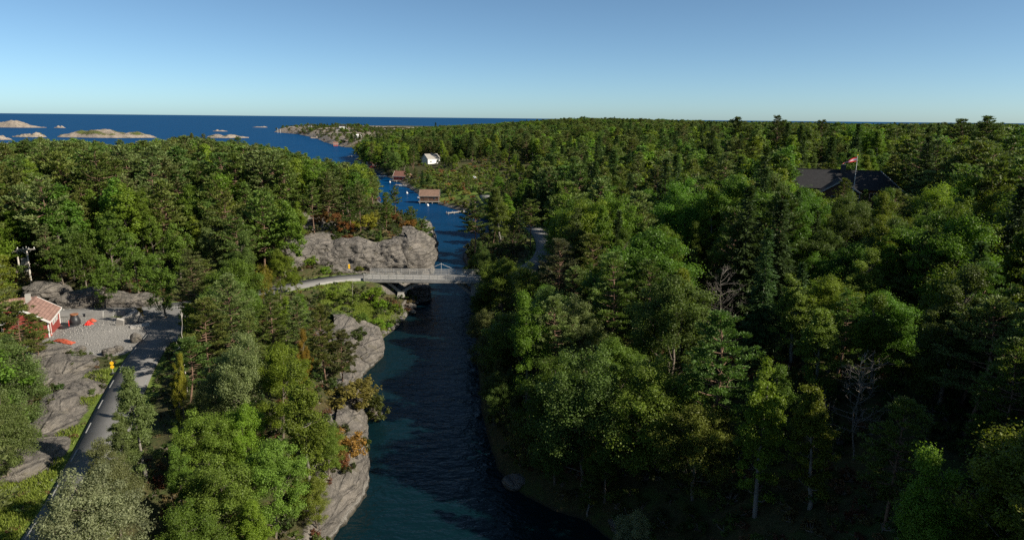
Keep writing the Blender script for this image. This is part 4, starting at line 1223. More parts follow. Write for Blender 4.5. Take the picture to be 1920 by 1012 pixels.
for x0, x1, y0, y1, sp, seed in [(-190, 190, -10, 170, 4.4, 1), (-250, 250, 170, 250, 6.4, 5), (-330, 330, 250, 460, 7.0, 2), (-560, 760, 460, 900, 8.0, 3), (-700, 1900, 900, 2500, 11.5, 4)]:
    x, y = scatter_pts(x0, x1, y0, y1, sp, seed)
    m = in_view(x, y)
    x, y = x[m], y[m]
    m = clear_filter(x, y, 0.3)
    x, y = x[m], y[m]
    z = height(x, y)
    dens = rngW.random(len(x))
    patch = fbm(x / 38, y / 38, 7.7, 3)
    patch2 = fbm(x / 14, y / 14, 1.7, 2)
    left = sdf(LEFT, x, y) > 0
    for k in range(len(x)):
        px, py, pz = x[k], y[k], z[k]
        dist = math.hypot(px, py)
        if any((px - bx) ** 2 + (py - by) ** 2 < (br * 0.85) ** 2 for bx, by, br in BARE) and dist < 520: continue
        if (px - KNOLL[0]) ** 2 + (py - KNOLL[1]) ** 2 < 19 ** 2: continue
        # clearing with low growth by the boathouses
        clear = math.exp(-((px + 20) / 32) ** 2 - ((py - 355) / 75) ** 2)
        if dens[k] < clear * 1.25: continue
        headland = py > 780 and px < -150
        if headland and dens[k] < 0.90 + 0.30 * patch2[k] - 0.25 * (px > -260): continue
        if dist < 460 and patch2[k] > 0.36 and dens[k] < 0.45: continue
        nearcount = False
        for (qx, qy, qr) in placed[:N_HAND]:
            if (px - qx) ** 2 + (py - qy) ** 2 < (qr * 0.75 + 0.5) ** 2:
                nearcount = True
                break
        if nearcount: continue
        pine = (0.66 + 0.9 * patch[k]) if left[k] else (0.46 + 0.85 * patch[k])
        if not left[k] and dist > 380: pine += 0.1
        if left[k] and py < 105: pine = 0.35
        r = rngW.random()
        if r < 0.11 and not left[k] and dist > 75: kd = 'spruce'
        elif rngW.random() < pine: kd = 'pine'
        else: kd = 'broad'
        H = {'spruce': 16, 'pine': 14.5, 'broad': 12.8}[kd] * rngW.uniform(0.62, 1.22) * (0.55 if headland else 1.0) * (0.85 if (left[k] and dist < 130) else 1.0)
        if clear > 0.25: H *= 0.6
        if dist > 900: H *= 0.9
        # keep the skyline of the place
        env = ENV if left[k] else ENVR
        u, v, w = proj(np.array([px, py, pz + H]))
        if left[k] or u > 690:
            ve = np.interp(u, env[:, 0], env[:, 1]) + (rngW.normal(4, 5) if dist < 900 else rngW.normal(1.5, 1.8))
            if v < ve:
                q = PD(u, ve, py)
                H2 = q[2] - pz
                if H2 < H * 0.45 or H2 < 2.5: continue
                H = H2
        if math.sqrt(px * px + py * py + (CAMZ - pz - H) ** 2) < (48 if kd == 'pine' else 36) and -60 < u < 1990: continue
        # nothing hides the roads, yard, bridge, rock face and houses
        rpx = H * 0.24 * FPX / w * 0.7
        vb = proj(np.array([px, py, pz + H * 0.2]))[1]
        v = proj(np.array([px, py, pz + H]))[1]
        hide = False
        for (a0, b0, a1, b1, dk) in KEEP:
            if py < dk and u + rpx > a0 and u - rpx < a1 and vb > b0 and v < b1:
                hide = True
                break
        if hide: continue
        t, word = TINT[kd][int(rngW.integers(len(TINT[kd])))]
        if kd == 'broad' and not left[k] and dist < 200: t = tuple(c * 0.9 for c in t)
        j = rngW.uniform(0.92, 1.28)
        t = tuple(c * j for c in t)
        near = dist < 125
        if kd == 'pine': kk, nm = ('pine_near' if near else 'pine'), 'pine_tree'
        elif kd == 'spruce': kk, nm = 'spruce', 'spruce_tree'
        else:
            kk, nm = ('broadleaf_near' if near else 'broadleaf'), 'broadleaf_tree'
            if rngW.random() < 0.32: kk = 'aspen'
        add_tree(kk, px, py, pz - 0.2, H, t, word, nm, None, rngW.uniform(1.05, 1.45) * (0.86 if near else 1.0))
print('TREES', len(trees), N_HAND)

# which of them show: paint the crowns far to near over a coarse picture
BW, BH = 960, 506
buf = np.full((BH, BW), -1, np.int32)
order = sorted(range(len(trees)), key=lambda i: -math.hypot(trees[i]['x'], trees[i]['y']))
T3 = np.array([(t['x'], t['y'], t['z'], t['H'], t['R'], t['low']) for t in trees])
ut, vt, wt = proj(T3[:, :3] + np.stack([np.zeros(len(T3)), np.zeros(len(T3)), T3[:, 3]], 1))
ub, vb, wb = proj(T3[:, :3] + np.stack([np.zeros(len(T3)), np.zeros(len(T3)), T3[:, 5]], 1))
for i in order:
    cu, cv = (ut[i] + ub[i]) / 4, (vt[i] + vb[i]) / 4
    ru, rv = max(0.5, T3[i, 4] * FPX / wt[i] / 2), max(0.5, abs(vb[i] - vt[i]) / 4)
    a0, a1, b0, b1 = int(max(0, cu - ru)), int(min(BW, cu + ru + 1)), int(max(0, cv - rv)), int(min(BH, cv + rv + 1))
    if a1 <= a0 or b1 <= b0: continue
    yy, xx = np.mgrid[b0:b1, a0:a1]
    m = ((xx + 0.5 - cu) / ru) ** 2 + ((yy + 0.5 - cv) / rv) ** 2 <= 1
    buf[b0:b1, a0:a1][m] = i
vis = np.bincount(buf[buf >= 0].ravel(), minlength=len(trees))
single = set(range(N_HAND))
for nm, cap in (('pine_tree', 290), ('broadleaf_tree', 290), ('spruce_tree', 60)):
    have = sum(1 for i in range(N_HAND) if trees[i]['name'] == nm)
    c = sorted([i for i in range(N_HAND, len(trees)) if trees[i]['name'] == nm and vis[i] >= 12], key=lambda i: -vis[i])[:cap - have]
    single.update(c)
    print('SINGLE', nm, have + len(c), 'last', vis[c[-1]] if c else None)

# ------------------------------------------------------------------ labels for the woodland trees: which one, counted from something one can find
MARKS = [('road bridge', 800, 515), ('dark tiled roof', 1590, 345), ('white dead tree', 1355, 560), ('grey dead tree', 1625, 700), ('grey rock face', 720, 470), ('brown boathouse', 805, 368),
         ('utility poles', 45, 500), ('gravel yard', 200, 620), ('pine knoll', 945, 430), ('tall conical spruce', 1742, 350), ('large sunlit low tree', 1240, 760), ('tallest skyline pine', 1458, 235),
         ('red-walled boathouse', 752, 328), ('tall bright headland tree', 350, 400), ('bare headland dome', 555, 290), ('tall grey-green bridge pine', 1042, 500), ('silvery roadside tree', 170, 930), ('solitary low pine', 1690, 830),
         ('white hillside house', 808, 307), ('frame-edge pine', 1850, 620)]
ORD = ['first', 'second', 'third', 'fourth', 'fifth', 'sixth', 'seventh', 'eighth', 'ninth', 'tenth', 'eleventh', 'twelfth', 'thirteenth', 'fourteenth', 'fifteenth', 'sixteenth', 'seventeenth', 'eighteenth', 'nineteenth', 'twentieth']
cells = {}
for i in sorted(single):
    t = trees[i]
    if t['label']: continue
    u, v = (ut[i] + ub[i]) / 2, (vt[i] + vb[i]) / 2
    mk = min(MARKS, key=lambda m: (m[1] - u) ** 2 + ((m[2] - v) * 1.6) ** 2)
    dx, dv = u - mk[1], (mk[2] - v) * 1.6
    an = (math.degrees(math.atan2(dv, dx)) + 360) % 360
    rel = ['to the right of', 'behind and right of', 'behind', 'behind and left of', 'to the left of', 'below and left of', 'below', 'below and right of'][int((an + 22.5) // 45) % 8]
    cells.setdefault((t['name'], t['word'], mk[0], rel), []).append((math.hypot(dx, dv), i))
PLAIN = {'pine_tree': 'pine', 'broadleaf_tree': 'leafy tree', 'spruce_tree': 'spruce'}
GROUPS = {'pine_tree': 'pines of the coastal wood', 'broadleaf_tree': 'leafy trees of the coastal wood', 'spruce_tree': 'spruces of the coastal wood'}
for (nm, word, mk, rel), lst in cells.items():
    lst.sort()
    for k, (_, i) in enumerate(lst):
        if len(lst) == 1:
            trees[i]['label'] = f'only {word} {PLAIN[nm]} {rel} the {mk}'
        else:
            trees[i]['label'] = f'{ORD[min(k, 19)]} {word} {PLAIN[nm]} {rel} the {mk}, counting outward'
# ------------------------------------------------------------------ set the single trees out
for i in sorted(single):
    t = trees[i]
    pr_ = KIND[t['kind']][t['i']]
    grp = GROUPS.get(t['name']) if i >= N_HAND or t['name'] in GROUPS else None
    o = empty(t['name'], (t['x'], t['y'], t['z']), t['rz'], t['label'], t['cat'], grp)
    o.scale = (t['s'] * t['w'], t['s'] * t['w'], t['s'])
    tr = link('trunk', pr_['trunk'], o)
    if pr_['crown'] is not None:
        c = link('crown', pr_['crown'], o)
        c.color = (*t['tint'], 1)

# ------------------------------------------------------------------ the many others, and the low growth, as masses
def mass(name, coll, pts, rz, sc, idx, tint, label, category):
    me = bpy.data.meshes.new(name)
    me.vertices.add(len(pts))
    me.vertices.foreach_set('co', np.asarray(pts, np.float32).ravel())
    for nm, ty, arr in (('rz', 'FLOAT', rz), ('idx', 'INT', idx)):
        a = me.attributes.new(nm, ty, 'POINT')
        a.data.foreach_set('value', np.asarray(arr, np.float32 if ty == 'FLOAT' else np.int32))
    a = me.attributes.new('sc', 'FLOAT_VECTOR', 'POINT')
    a.data.foreach_set('vector', np.asarray(sc, np.float32).ravel())
    a = me.attributes.new('tint', 'FLOAT_COLOR', 'POINT')
    a.data.foreach_set('color', np.column_stack([np.asarray(tint), np.ones(len(pts))]).astype(np.float32).ravel())
    o = link(name, me, kind='stuff', label=label, category=category)
    ng = bpy.data.node_groups.new(name, 'GeometryNodeTree')
    ng.interface.new_socket('Geometry', in_out='INPUT', socket_type='NodeSocketGeometry')
    ng.interface.new_socket('Geometry', in_out='OUTPUT', socket_type='NodeSocketGeometry')
    n = ng.nodes
    gi, go = n.new('NodeGroupInput'), n.new('NodeGroupOutput')
    ci = n.new('GeometryNodeCollectionInfo')
    ci.inputs['Collection'].default_value = coll
    ci.inputs['Separate Children'].default_value = True
    ci.inputs['Reset Children'].default_value = True
    ip = n.new('GeometryNodeInstanceOnPoints')
    ip.inputs['Pick Instance'].default_value = True
    def at(nm, ty):
        q = n.new('GeometryNodeInputNamedAttribute')
        q.data_type = ty
        q.inputs['Name'].default_value = nm
        return q.outputs['Attribute']
    cx = n.new('ShaderNodeCombineXYZ')
    ng.links.new(at('rz', 'FLOAT'), cx.inputs[2])
    ng.links.new(gi.outputs[0], ip.inputs['Points'])
    ng.links.new(ci.outputs[0], ip.inputs['Instance'])
    ng.links.new(at('idx', 'INT'), ip.inputs['Instance Index'])
    ng.links.new(cx.outputs[0], ip.inputs['Rotation'])
    ng.links.new(at('sc', 'FLOAT_VECTOR'), ip.inputs['Scale'])
    ng.links.new(ip.outputs[0], go.inputs[0])
    md = o.modifiers.new('scatter', 'NODES')
    md.node_group = ng
    return o
def source(name, variants):
    c = bpy.data.collections.new(name)
    for k, me in enumerate(variants):
        c.objects.link(bpy.data.objects.new(f'{name}_{k:02d}', me))
    return c
lowpine = [merged(f'lowpine{s}', gen_pine(400 + s, 12, (.25, .32, .4, .22)[s], (3.0, 2.8, 2.9, 2.6)[s], 7, 0.58, 0.12), M['pine_bark'], M['needle_mass']) for s in range(4)]
lowbroad = [merged(f'lowbroad{s}', gen_broad(420 + s, 10, (3.0, 2.7, 2.8)[s], .12, 60, 60, 0.42, (.6, .9, .8)[s], 0.7), M['bark'], M['leaf_mass']) for s in range(3)]
lowspruce = [merged(f'lowspruce{s}', gen_spruce(440 + s, 14, 2.4, 6, 0.5), M['bark'], M['needle_mass']) for s in range(2)]
lowpine += [merged(f'finepine{s}', gen_pine(450 + s, 12.5, .3, 3.0, 22, 0.34, 0.12), M['pine_bark'], M['needle_mass']) for s in range(2)]
lowbroad += [merged(f'finebroad{s}', gen_broad(455 + s, 11, 3.0, .12, 110, 190, 0.19, .7, 0.7), M['bark'], M['leaf_mass']) for s in range(2)]
dim = {}
for nm, ms in (('pine_tree', lowpine), ('broadleaf_tree', lowbroad), ('spruce_tree', lowspruce)):
    hh = []
    for me in ms:
        zz = np.zeros(len(me.vertices) * 3, np.float32)
        me.vertices.foreach_get('co', zz)
        hh.append(float(np.percentile(zz.reshape(-1, 3)[:, 2], 99.7)))
    dim[nm] = hh
for nm, ms, tk, name, lb, ct in (('pine_tree', lowpine, 'pine', 'pine_wood', 'far-off mass of pines in the coastal wood', 'pine wood'), ('broadleaf_tree', lowbroad, 'broad', 'leafy_wood', 'far-off mass of leafy trees in the coastal wood', 'leafy wood'),
                             ('spruce_tree', lowspruce, 'spruce', 'spruce_wood', 'scattered far-off spruces in the coastal wood', 'spruce wood')):
    coll = source(name + '_kinds', ms)
    ids = [i for i in range(len(trees)) if i not in single and trees[i]['name'] == nm]
    pts, rz, sc, ix, tn = [], [], [], [], []
    for i in ids:
        t = trees[i]
        k = int(rngW.integers(2))
        if math.hypot(t['x'], t['y']) < 170 and nm != 'spruce_tree': k = len(ms) - 2 + k
        elif nm != 'spruce_tree': k = int(rngW.integers(len(ms) - 2))
        s = t['H'] / dim[nm][k]
        tn.append(t['tint'])
        pts.append((t['x'], t['y'], t['z'])); rz.append(t['rz']); ix.append(k)
        wd = s * t['w'] * (1.15 if math.hypot(t['x'], t['y']) > 500 else 1.0)
        if math.hypot(t['x'], t['y']) > 900: wd *= 1.35
        sc.append((wd, wd, s))
    if pts:
        mass(name, coll, pts, rz, sc, ix, tn, lb, ct)
    print('MASS', name, len(pts))
# undergrowth over the near ground
ugm = [merged(f'under{s}', gen_broad(460 + s, 1.0, 0.75, .02, 12, 45, 0.17, .4, 0.4), M['bark'], M['leaf_mass']) for s in range(3)]
hth = [merged(f'heath{s}', gen_broad(470 + s, 0.5, 0.7, .02, 12, 40, 0.13, .2, 0.4), M['bark'], M['leaf_mass']) for s in range(2)]
uv = ugm + hth
UG = np.array([(0.05, 0.09, 0.02), (0.08, 0.12, 0.025), (0.06, 0.075, 0.025)])
HT = np.array([RUST, (0.13, 0.11, 0.04), (0.15, 0.09, 0.04)])
def low_kind(heath, n):
    return np.where(heath, rngW.integers(3, 5, n), rngW.integers(0, 3, n)), np.where(heath[:, None], HT[rngW.integers(0, 3, n)], UG[rngW.integers(0, 3, n)])
x, y = scatter_pts(-120, 110, 24, 215, 1.35, 21)
m = in_view(x, y, -80, 2000)
x, y = x[m], y[m]
m = clear_filter(x, y, -0.4, 0.5)
x, y = x[m], y[m]
keep = rngW.random(len(x)) < 0.85
for u_, v_, z_, r_ in [g for g in GRASSES if 520 < g[1] < 640 and g[0] > 600]:
    c_ = P(u_, v_, z_)
    keep &= ~((np.hypot(x - c_[0], y - c_[1]) < r_ * 0.9) & (rngW.random(len(x)) < 0.6))
for bx, by, br in BARE:
    keep &= ~((np.hypot(x - bx, y - by) < br * 0.8) & (rngW.random(len(x)) < 0.82))
x, y = x[keep], y[keep]
z = height(x, y)
pn = fbm(x / 9, y / 9, 3.3, 3)
idx, tn = low_kind(rngW.random(len(x)) < np.clip(0.25 + pn * 1.2, 0.05, 0.9), len(x))
s = rngW.uniform(0.6, 1.5, len(x))
rd = np.full(len(x), 9.0)
for line, w in ROADS:
    d, _ = near_line(line, x, y)
    rd = np.minimum(rd, d - w)
s = np.where(rd < 3.5, s * 0.5, s)
mass('undergrowth', source('undergrowth_kinds', uv), np.stack([x, y, z - 0.08], 1), rngW.uniform(0, 6.28, len(x)), np.stack([s, s, s * rngW.uniform(0.7, 1.2, len(x))], 1), idx, tn, 'ferns, heather and low scrub between the trees', 'undergrowth')
# scrub of the clearing and the rocky headland
x, y = scatter_pts(-640, 40, 215, 1750, 4.2, 22)
m = in_view(x, y, 0, 1500)
x, y = x[m], y[m]
m = clear_filter(x, y, 0.5, 0.8)
x, y = x[m], y[m]
cl = np.exp(-((x + 20) / 36) ** 2 - ((y - 355) / 85) ** 2)
hd = (y > 780) & (x < -120)
dome = np.exp(-((x + 158) / 26) ** 2 - ((y - 452) / 26) ** 2)
pn = fbm(x / 40, y / 40, 3.9, 3)
keep = (rngW.random(len(x)) < cl * 1.1) | (hd & (rngW.random(len(x)) < 0.16 + 0.6 * pn)) | (rngW.random(len(x)) < dome * 0.35)
x, y, hd = x[keep], y[keep], hd[keep]
z = height(x, y)
idx, tn = low_kind(rngW.random(len(x)) < 0.22, len(x))
s = rngW.uniform(1.2, 3.0, len(x)) * np.where(hd, 1.2, 1.0)
tn = tn * np.where(hd[:, None], 1.0, np.array([[1.7, 1.6, 1.1]]))
mass('scrub', source('scrub_kinds', uv), np.stack([x, y, z - 0.1], 1), rngW.uniform(0, 6.28, len(x)), np.stack([s * 1.2, s * 1.2, s], 1), idx, tn, 'low green scrub on the clearing and rocky headland', 'scrub')
print('SCRUB', len(x))
# grass blades on the near verges and the bank
gv, n = [], 0
rg = np.random.default_rng(9)
gp = []
for u, v, z_, r in [g for g in GRASSES if g[1] > 520]:
    c = P(u, v, z_)
    k = int(r * r * 170)
    a, q = rg.uniform(0, 6.28, k), np.sqrt(rg.random(k)) * r * 1.1
    gp.append(np.stack([c[0] + np.cos(a) * q, c[1] + np.sin(a) * q], 1))
gp = np.concatenate(gp)
m = clear_filter(gp[:, 0], gp[:, 1], -1.0, 0.4)
gp = gp[m]
hz = height(gp[:, 0], gp[:, 1])
k = len(gp)
C = np.column_stack([gp, hz + 0.12])
A = unit(np.array([0, 0, 1.0]) + rg.normal(0, 0.45, (k, 3)))
V, F = leaves(C, A, randdir(rg, k), rg.uniform(0.3, 0.6, k), rg.uniform(0.05, 0.11, k))
go_ = link('grass', mesh_np('grass', V, F, [B], tone=rg.uniform(0.6, 1.5, k)), kind='stuff', label='rough grass on the verges and the bridge bank', category='grass')
go_.color = (0.14, 0.185, 0.03, 1)
# ------------------------------------------------------------------ rocks
ico = bmesh.new()
bmesh.ops.create_icosphere(ico, subdivisions=5, radius=1.0)
ICO_V = np.array([v.co[:] for v in ico.verts])
ICO_F = np.array([[v.index for v in f.verts] for f in ico.faces])
ico.free()
ico = bmesh.new()
bmesh.ops.create_icosphere(ico, subdivisions=3, radius=1.0)
ICS_V = np.array([v.co[:] for v in ico.verts])
ICS_F = np.array([[v.index for v in f.verts] for f in ico.faces])
ico.free()
def rock_mesh(name, size, seed, amp=0.22, power=0.72, small=False, mat=None):
    V0, Fc = (ICS_V, ICS_F) if small else (ICO_V, ICO_F)
    d = np.sign(V0) * np.abs(V0) ** power
    p = d * np.array(size) / 2
    big = fbm(V0[:, 0] * 1.3 + seed, V0[:, 1] * 1.3 - seed, V0[:, 2] * 1.3, 3)
    s = min(size)
    rid = 1 - np.abs(fbm(p[:, 0] / s * 1.6 + seed * 3, p[:, 1] / s * 0.7, p[:, 2] / s * 2.6, 4)) * 2
    fin = fbm(p[:, 0] * 1.1 + seed, p[:, 1] * 1.1, p[:, 2] * 1.1, 4)
    p = p * (1 + amp * big[:, None] + 0.10 * (rid[:, None] - 0.5)) + V0 * fin[:, None] * 0.22 * (0.4 if small else 1.0)
    return mesh_np(name, p, Fc, [mat or M['rock']], smooth=True)
rock_n = [0]
def rock(u, v, z, size, rz, label, name='rock_outcrop', small=False, amp=0.22, power=0.72, loc=None, group=None, mat=None, tilt=0.0):
    rock_n[0] += 1
    o = link(name, rock_mesh(name, size, 3.7 * rock_n[0], amp, power, small, mat), label=label, category='rock')
    o.location = P(u, v, z) if loc is None else loc
    o.rotation_euler = (tilt, tilt * 0.5, rz)
    if group: o['group'] = group
    return o
def rock_ribbon(name, pts, zb, hgt, depth, side, seed, label, amp=0.7, taper=0.12):
    """a continuous face of bedrock along a line; it bulges out and leans back from its foot"""
    pts = np.asarray(pts, float)
    Lk = dense(np.column_stack([smooth_line(pts[:, :2], 6), np.zeros(len(smooth_line(pts[:, :2], 6)))]), 0.28)[:, :2]
    t = np.gradient(Lk, axis=0)
    t /= np.linalg.norm(t, axis=1)[:, None]
    inn = np.stack([-t[:, 1], t[:, 0]], 1) * side
    n, m = len(Lk), 34
    s = np.linspace(0, 1, n)
    tp = np.minimum(1, np.minimum(s, 1 - s) / taper) ** 0.6
    hv = np.interp(s, np.linspace(0, 1, len(hgt)), hgt) if hasattr(hgt, '__len__') else np.full(n, hgt)
    hv = hv * (0.15 + 0.85 * tp) * (1 + 0.22 * fbm(s * n * 0.28 / 3.5, seed, 0.0, 3))
    w = np.linspace(0, 1, m)
    off = depth * (1 - np.cos(w * math.pi / 2)) ** 1.1
    zz = np.sin(w * math.pi / 2) ** 0.85
    X = Lk[:, None, 0] + inn[:, None, 0] * off[None] * (0.35 + 0.65 * tp[:, None])
    Y = Lk[:, None, 1] + inn[:, None, 1] * off[None] * (0.35 + 0.65 * tp[:, None])
    Z = zb + hv[:, None] * zz[None]
    d = fbm(X / 4.0 + seed, Y / 4.0, Z / 3.0, 3) * amp
    d = d + 0.5 * amp * (1 - 2 * np.abs(fbm(X / 2.2 + Z * 0.25 + seed, Y / 2.2, Z / 1.3 + X * 0.2, 3))) ** 3
    q = fbm(X / 1.6 + seed * 2 + Z * 0.4, Y / 2.6, Z / 1.1 - X * 0.25, 2) * 3
    d = d + 0.22 * amp * (np.floor(q) + sstep(0.55, 1.0, q - np.floor(q)))        # broken ledges
    d = d + 0.10 * fbm(X * 1.8, Y * 1.8, Z * 1.8, 3)
    d = d * np.minimum(1, (1 - w[None]) * 4 + 0.25)
    X = X - inn[:, None, 0] * d; Y = Y - inn[:, None, 1] * d
    Z = Z + d * 0.35 * w[None]
    ii = np.arange(n * m).reshape(n, m)
    F = np.stack([ii[:-1, :-1], ii[1:, :-1], ii[1:, 1:], ii[:-1, 1:]], -1).reshape(-1, 4)
    if side < 0: F = F[:, ::-1]
    V = np.stack([X.ravel(), Y.ravel(), Z.ravel()], 1)
    c = V.mean(0)
    o = link(name, mesh_np(name, V - c, F, [M['rock']], smooth=True), label=label, category='rock')
    o.location = c
    return o
def lp(*uv, z=0.0):
    return [P(u, v, z)[:2] for u, v in uv]
# the shore rocks of the near bank: the line runs away from the camera, land on its left
rock_ribbon('shore_rock', lp((615, 1030), (632, 994), (668, 957), (690, 915), (691, 872), (688, 858)), -0.6, [3.0, 3.8, 4.2], 3.4, 1, 1.3, 'lowest rounded grey shore rock at the bottom of the channel', 0.5)
rock_ribbon('shore_rock', lp((684, 868), (690, 840), (686, 800), (676, 755)), -0.6, [4.2, 5.2, 4.4], 3.2, 1, 2.1, 'pale shore rock under the round orange shrub', 0.5)
rock_ribbon('shore_rock', lp((682, 765), (674, 735), (673, 712), (690, 694)), -0.6, [3.4, 3.6, 2.6], 2.4, 1, 3.4, 'narrow pale rock rib above the water, beyond the orange shrub', 0.5)
rock_ribbon('shore_rock', lp((684, 698), (705, 686), (720, 668), (719, 640), (706, 625)), -0.6, [3.0, 4.4, 4.0], 4.6, 1, 4.2, 'jutting rounded shore rock below the grassy bank', 0.6)
rock_ribbon('rock_slab', lp((660, 655), (676, 632), (668, 606), (648, 596), z=2.6), 2.0, [2.0, 3.2, 2.4], 4.0, 1, 5.7, 'striped grey rock slab above the jutting shore rock', 0.6)
rock(704, 775, 0.0, (1.8, 3.0, 1.1), 0.3, 'dark half-drowned rock under the waterside shrub')
# the big grey face beside the road to the bridge: seen from the road, land behind it
rock_ribbon('rock_outcrop', lp((545, 517), (575, 511), (610, 508), (645, 506), z=5.8)[::-1], 5.3, [5.2, 5.6, 6.4, 5.0], 7.0, -1, 6.1, 'sloping grey rock face at the left, before the yellow sign', 1.2)
rock_ribbon('rock_outcrop', lp((600, 508.5), (640, 507), (680, 505.5), (725, 504), (765, 502), z=5.7)[::-1], 5.2, [6.4, 5.6, 6.2, 6.0, 5.4], 6.0, -1, 7.3, 'cracked grey rock face behind the yellow sign', 1.1, 0.07)
rock_ribbon('rock_dome', lp((712, 504), (745, 503), (775, 502), (798, 498), (812, 488), (816, 476), z=5.2)[::-1], 4.4, [6.8, 7.6, 7.4, 6.6, 5.4], 6.5, -1, 8.8, 'smooth grey rock dome beside the bridge end', 0.9)
rock_ribbon('rock_cliff', lp((790, 548), (802, 532), (812, 506), (817, 488)) + [(-21.5, 192), (-26, 210)], -0.8, [5.0, 5.6, 8.5, 8.0, 5.0], 3.4, 1, 9.5, 'rock cliff dropping to the water beyond the bridge', 0.8)
rock_ribbon('rock_rib', lp((585, 470), (596, 445), (604, 420), (598, 402), z=9.5), 7.5, [2.6, 3.0, 3.4], 3.4, 1, 10.4, 'pale rock rib climbing the cleft above the face', 0.7)
# slabs along the side road
for u, v, z, s, r, lb in [(128, 690, 6.9, (7.0, 4.6, 2.6), 0.4, 'broad rock slab across the side road from the yard'), (85, 668, 7.4, (6.0, 4.5, 2.6), -0.3, 'rock slab behind the broad one at the roadside'),
        (160, 735, 6.8, (4.0, 5.0, 2.0), 0.9, 'low rock slab nearest the yellow road lamp'), (112, 765, 7.0, (4.0, 5.5, 2.6), 0.6, 'sloping rock slab in the middle of the roadside'), (95, 800, 6.9, (4.0, 4.5, 2.2), 0.2, 'rock slab below the sloping one'),
        (70, 855, 6.9, (5.0, 5.0, 2.2), 0.5, 'weathered rock slab above the grassy verge'), (22, 880, 7.2, (5.5, 4.5, 2.6), 0.1, 'rock slab at the frame edge above the verge'), (50, 720, 7.6, (4.5, 5.0, 3.0), 0.1, 'rock slab beneath the leafy frame-edge tree')]:
    rock(u, v, z - 0.75, (s[0], s[1], s[2]), r, lb, 'rock_slab', amp=0.30, power=0.85, tilt=0.12)
# the cutting behind the coast road
for u, v, z, s, r, lb in [(215, 568, 7.0, (8.5, 4.0, 3.2), 0.05, 'smooth grey slab in the road cutting'), (140, 566, 7.4, (7.0, 4.5, 3.4), 0.2, 'rubbly rock at the middle of the cutting'), (85, 545, 8.8, (6.5, 5.0, 2.6), 0.3, 'flat pale rock above the red house roof'),
        (265, 567, 6.8, (6.0, 4.0, 2.8), -0.1, 'rounded rock at the shaded end of the cutting'), (178, 560, 7.8, (5.0, 4.0, 3.2), 0.5, 'tilted rock between the slab and the rubbly rock')]:
    rock(u, v, z - 0.5, s, r, lb, 'rock_outcrop', amp=0.34, power=0.85)
rock(966, 905, 0.2, (2.2, 2.4, 1.3), 0.4, 'pale boulder at the dark foot of the shaded bank')
rock(1165, 985, 0.6, (2.2, 2.4, 1.6), 0.1, 'dim boulder at the shaded waterline near the bottom')
rr_ = np.random.default_rng(12)
stone_meshes = [rock_mesh('shore_stone', (1.2, 0.9, 0.7), 50 + k, 0.25, 0.8, True) for k in range(5)]
line_ = W([(716, 636), (730, 624), (745, 613), (756, 601), (766, 591), (776, 579), (785, 569)])
seg = np.array(line_)
for k in range(26):
    t = k / 25 * (len(seg) - 1)
    a = seg[int(t)] * (1 - t % 1) + seg[min(int(t) + 1, len(seg) - 1)] * (t % 1)
    o = link('shore_stone', stone_meshes[k % 5], label=f'{ORD[k] if k < 20 else ORD[25 - k] + " from the far end"} pale waterline stone of the grassy bank, counting towards the bridge' if k < 20 else f'{ORD[25 - k]} pale waterline stone counting back from the bridge strut foot', category='stone', group='stones along the grassy bank')
    o.location = (a[0] + rr_.normal(-0.4, 0.4), a[1] + rr_.normal(0, 0.3), 0.25 + rr_.uniform(0, 0.15))
    o.rotation_euler = (rr_.normal(0, 0.3), rr_.normal(0, 0.3), rr_.uniform(0, 6.28))
    s = rr_.uniform(0.5, 1.15)
    o.scale = (s, s, s)
# rubble of the yard and of the cutting
M['gravel_stone'] = plain('gravel_stone', (0.235, 0.225, 0.21), 0.9, 0.3, 0.7)
def rubble(name, region, n, smin, smax, label, mat):
    V, Fq, k = [], [], 0
    rg = np.random.default_rng(31 + n)
    x0, y0 = region.min(0); x1, y1 = region.max(0)
    xs, ys = rg.uniform(x0, x1, n * 3), rg.uniform(y0, y1, n * 3)
    ok = sdf(region, xs, ys) > 0
    xs, ys = xs[ok][:n], ys[ok][:n]
    zs = height(xs, ys)
    bv = np.array([(-1, -1, -1), (1, -1, -1), (1, 1, -1), (-1, 1, -1), (-.7, -.7, 1), (.7, -.7, 1), (.7, .7, 1), (-.7, .7, 1)], float)
    bf = np.array([(4, 5, 6, 7), (0, 1, 5, 4), (1, 2, 6, 5), (2, 3, 7, 6), (3, 0, 4, 7)])
    for i in range(len(xs)):
        s = rg.uniform(smin, smax) ** 1.0 * rg.uniform(0.5, 1)
        v = bv * s * rg.uniform(0.6, 1.2, 3) + rg.normal(0, 0.15 * s, (8, 3))
        a = rg.uniform(0, 6.28)
        v = np.stack([v[:, 0] * math.cos(a) - v[:, 1] * math.sin(a), v[:, 0] * math.sin(a) + v[:, 1] * math.cos(a), v[:, 2]], 1)
        V.append(v + np.array([xs[i], ys[i], zs[i] + s * 0.3]))
        Fq.append(bf + k)
        k += 8
    return link(name, mesh_np(name, np.concatenate(V), np.concatenate(Fq), [mat]), kind='stuff', label=label, category='rubble')
rubble('yard_rubble', YARD, 1400, 0.03, 0.10, 'crushed stone heaped over the yard', M['gravel_stone'])
rubble('cutting_rubble', np.array(W([(105, 575), (110, 550), (170, 548), (180, 572)], 7.5)), 300, 0.08, 0.28, 'loose blasted stone above the coast road', M['gravel_stone'])

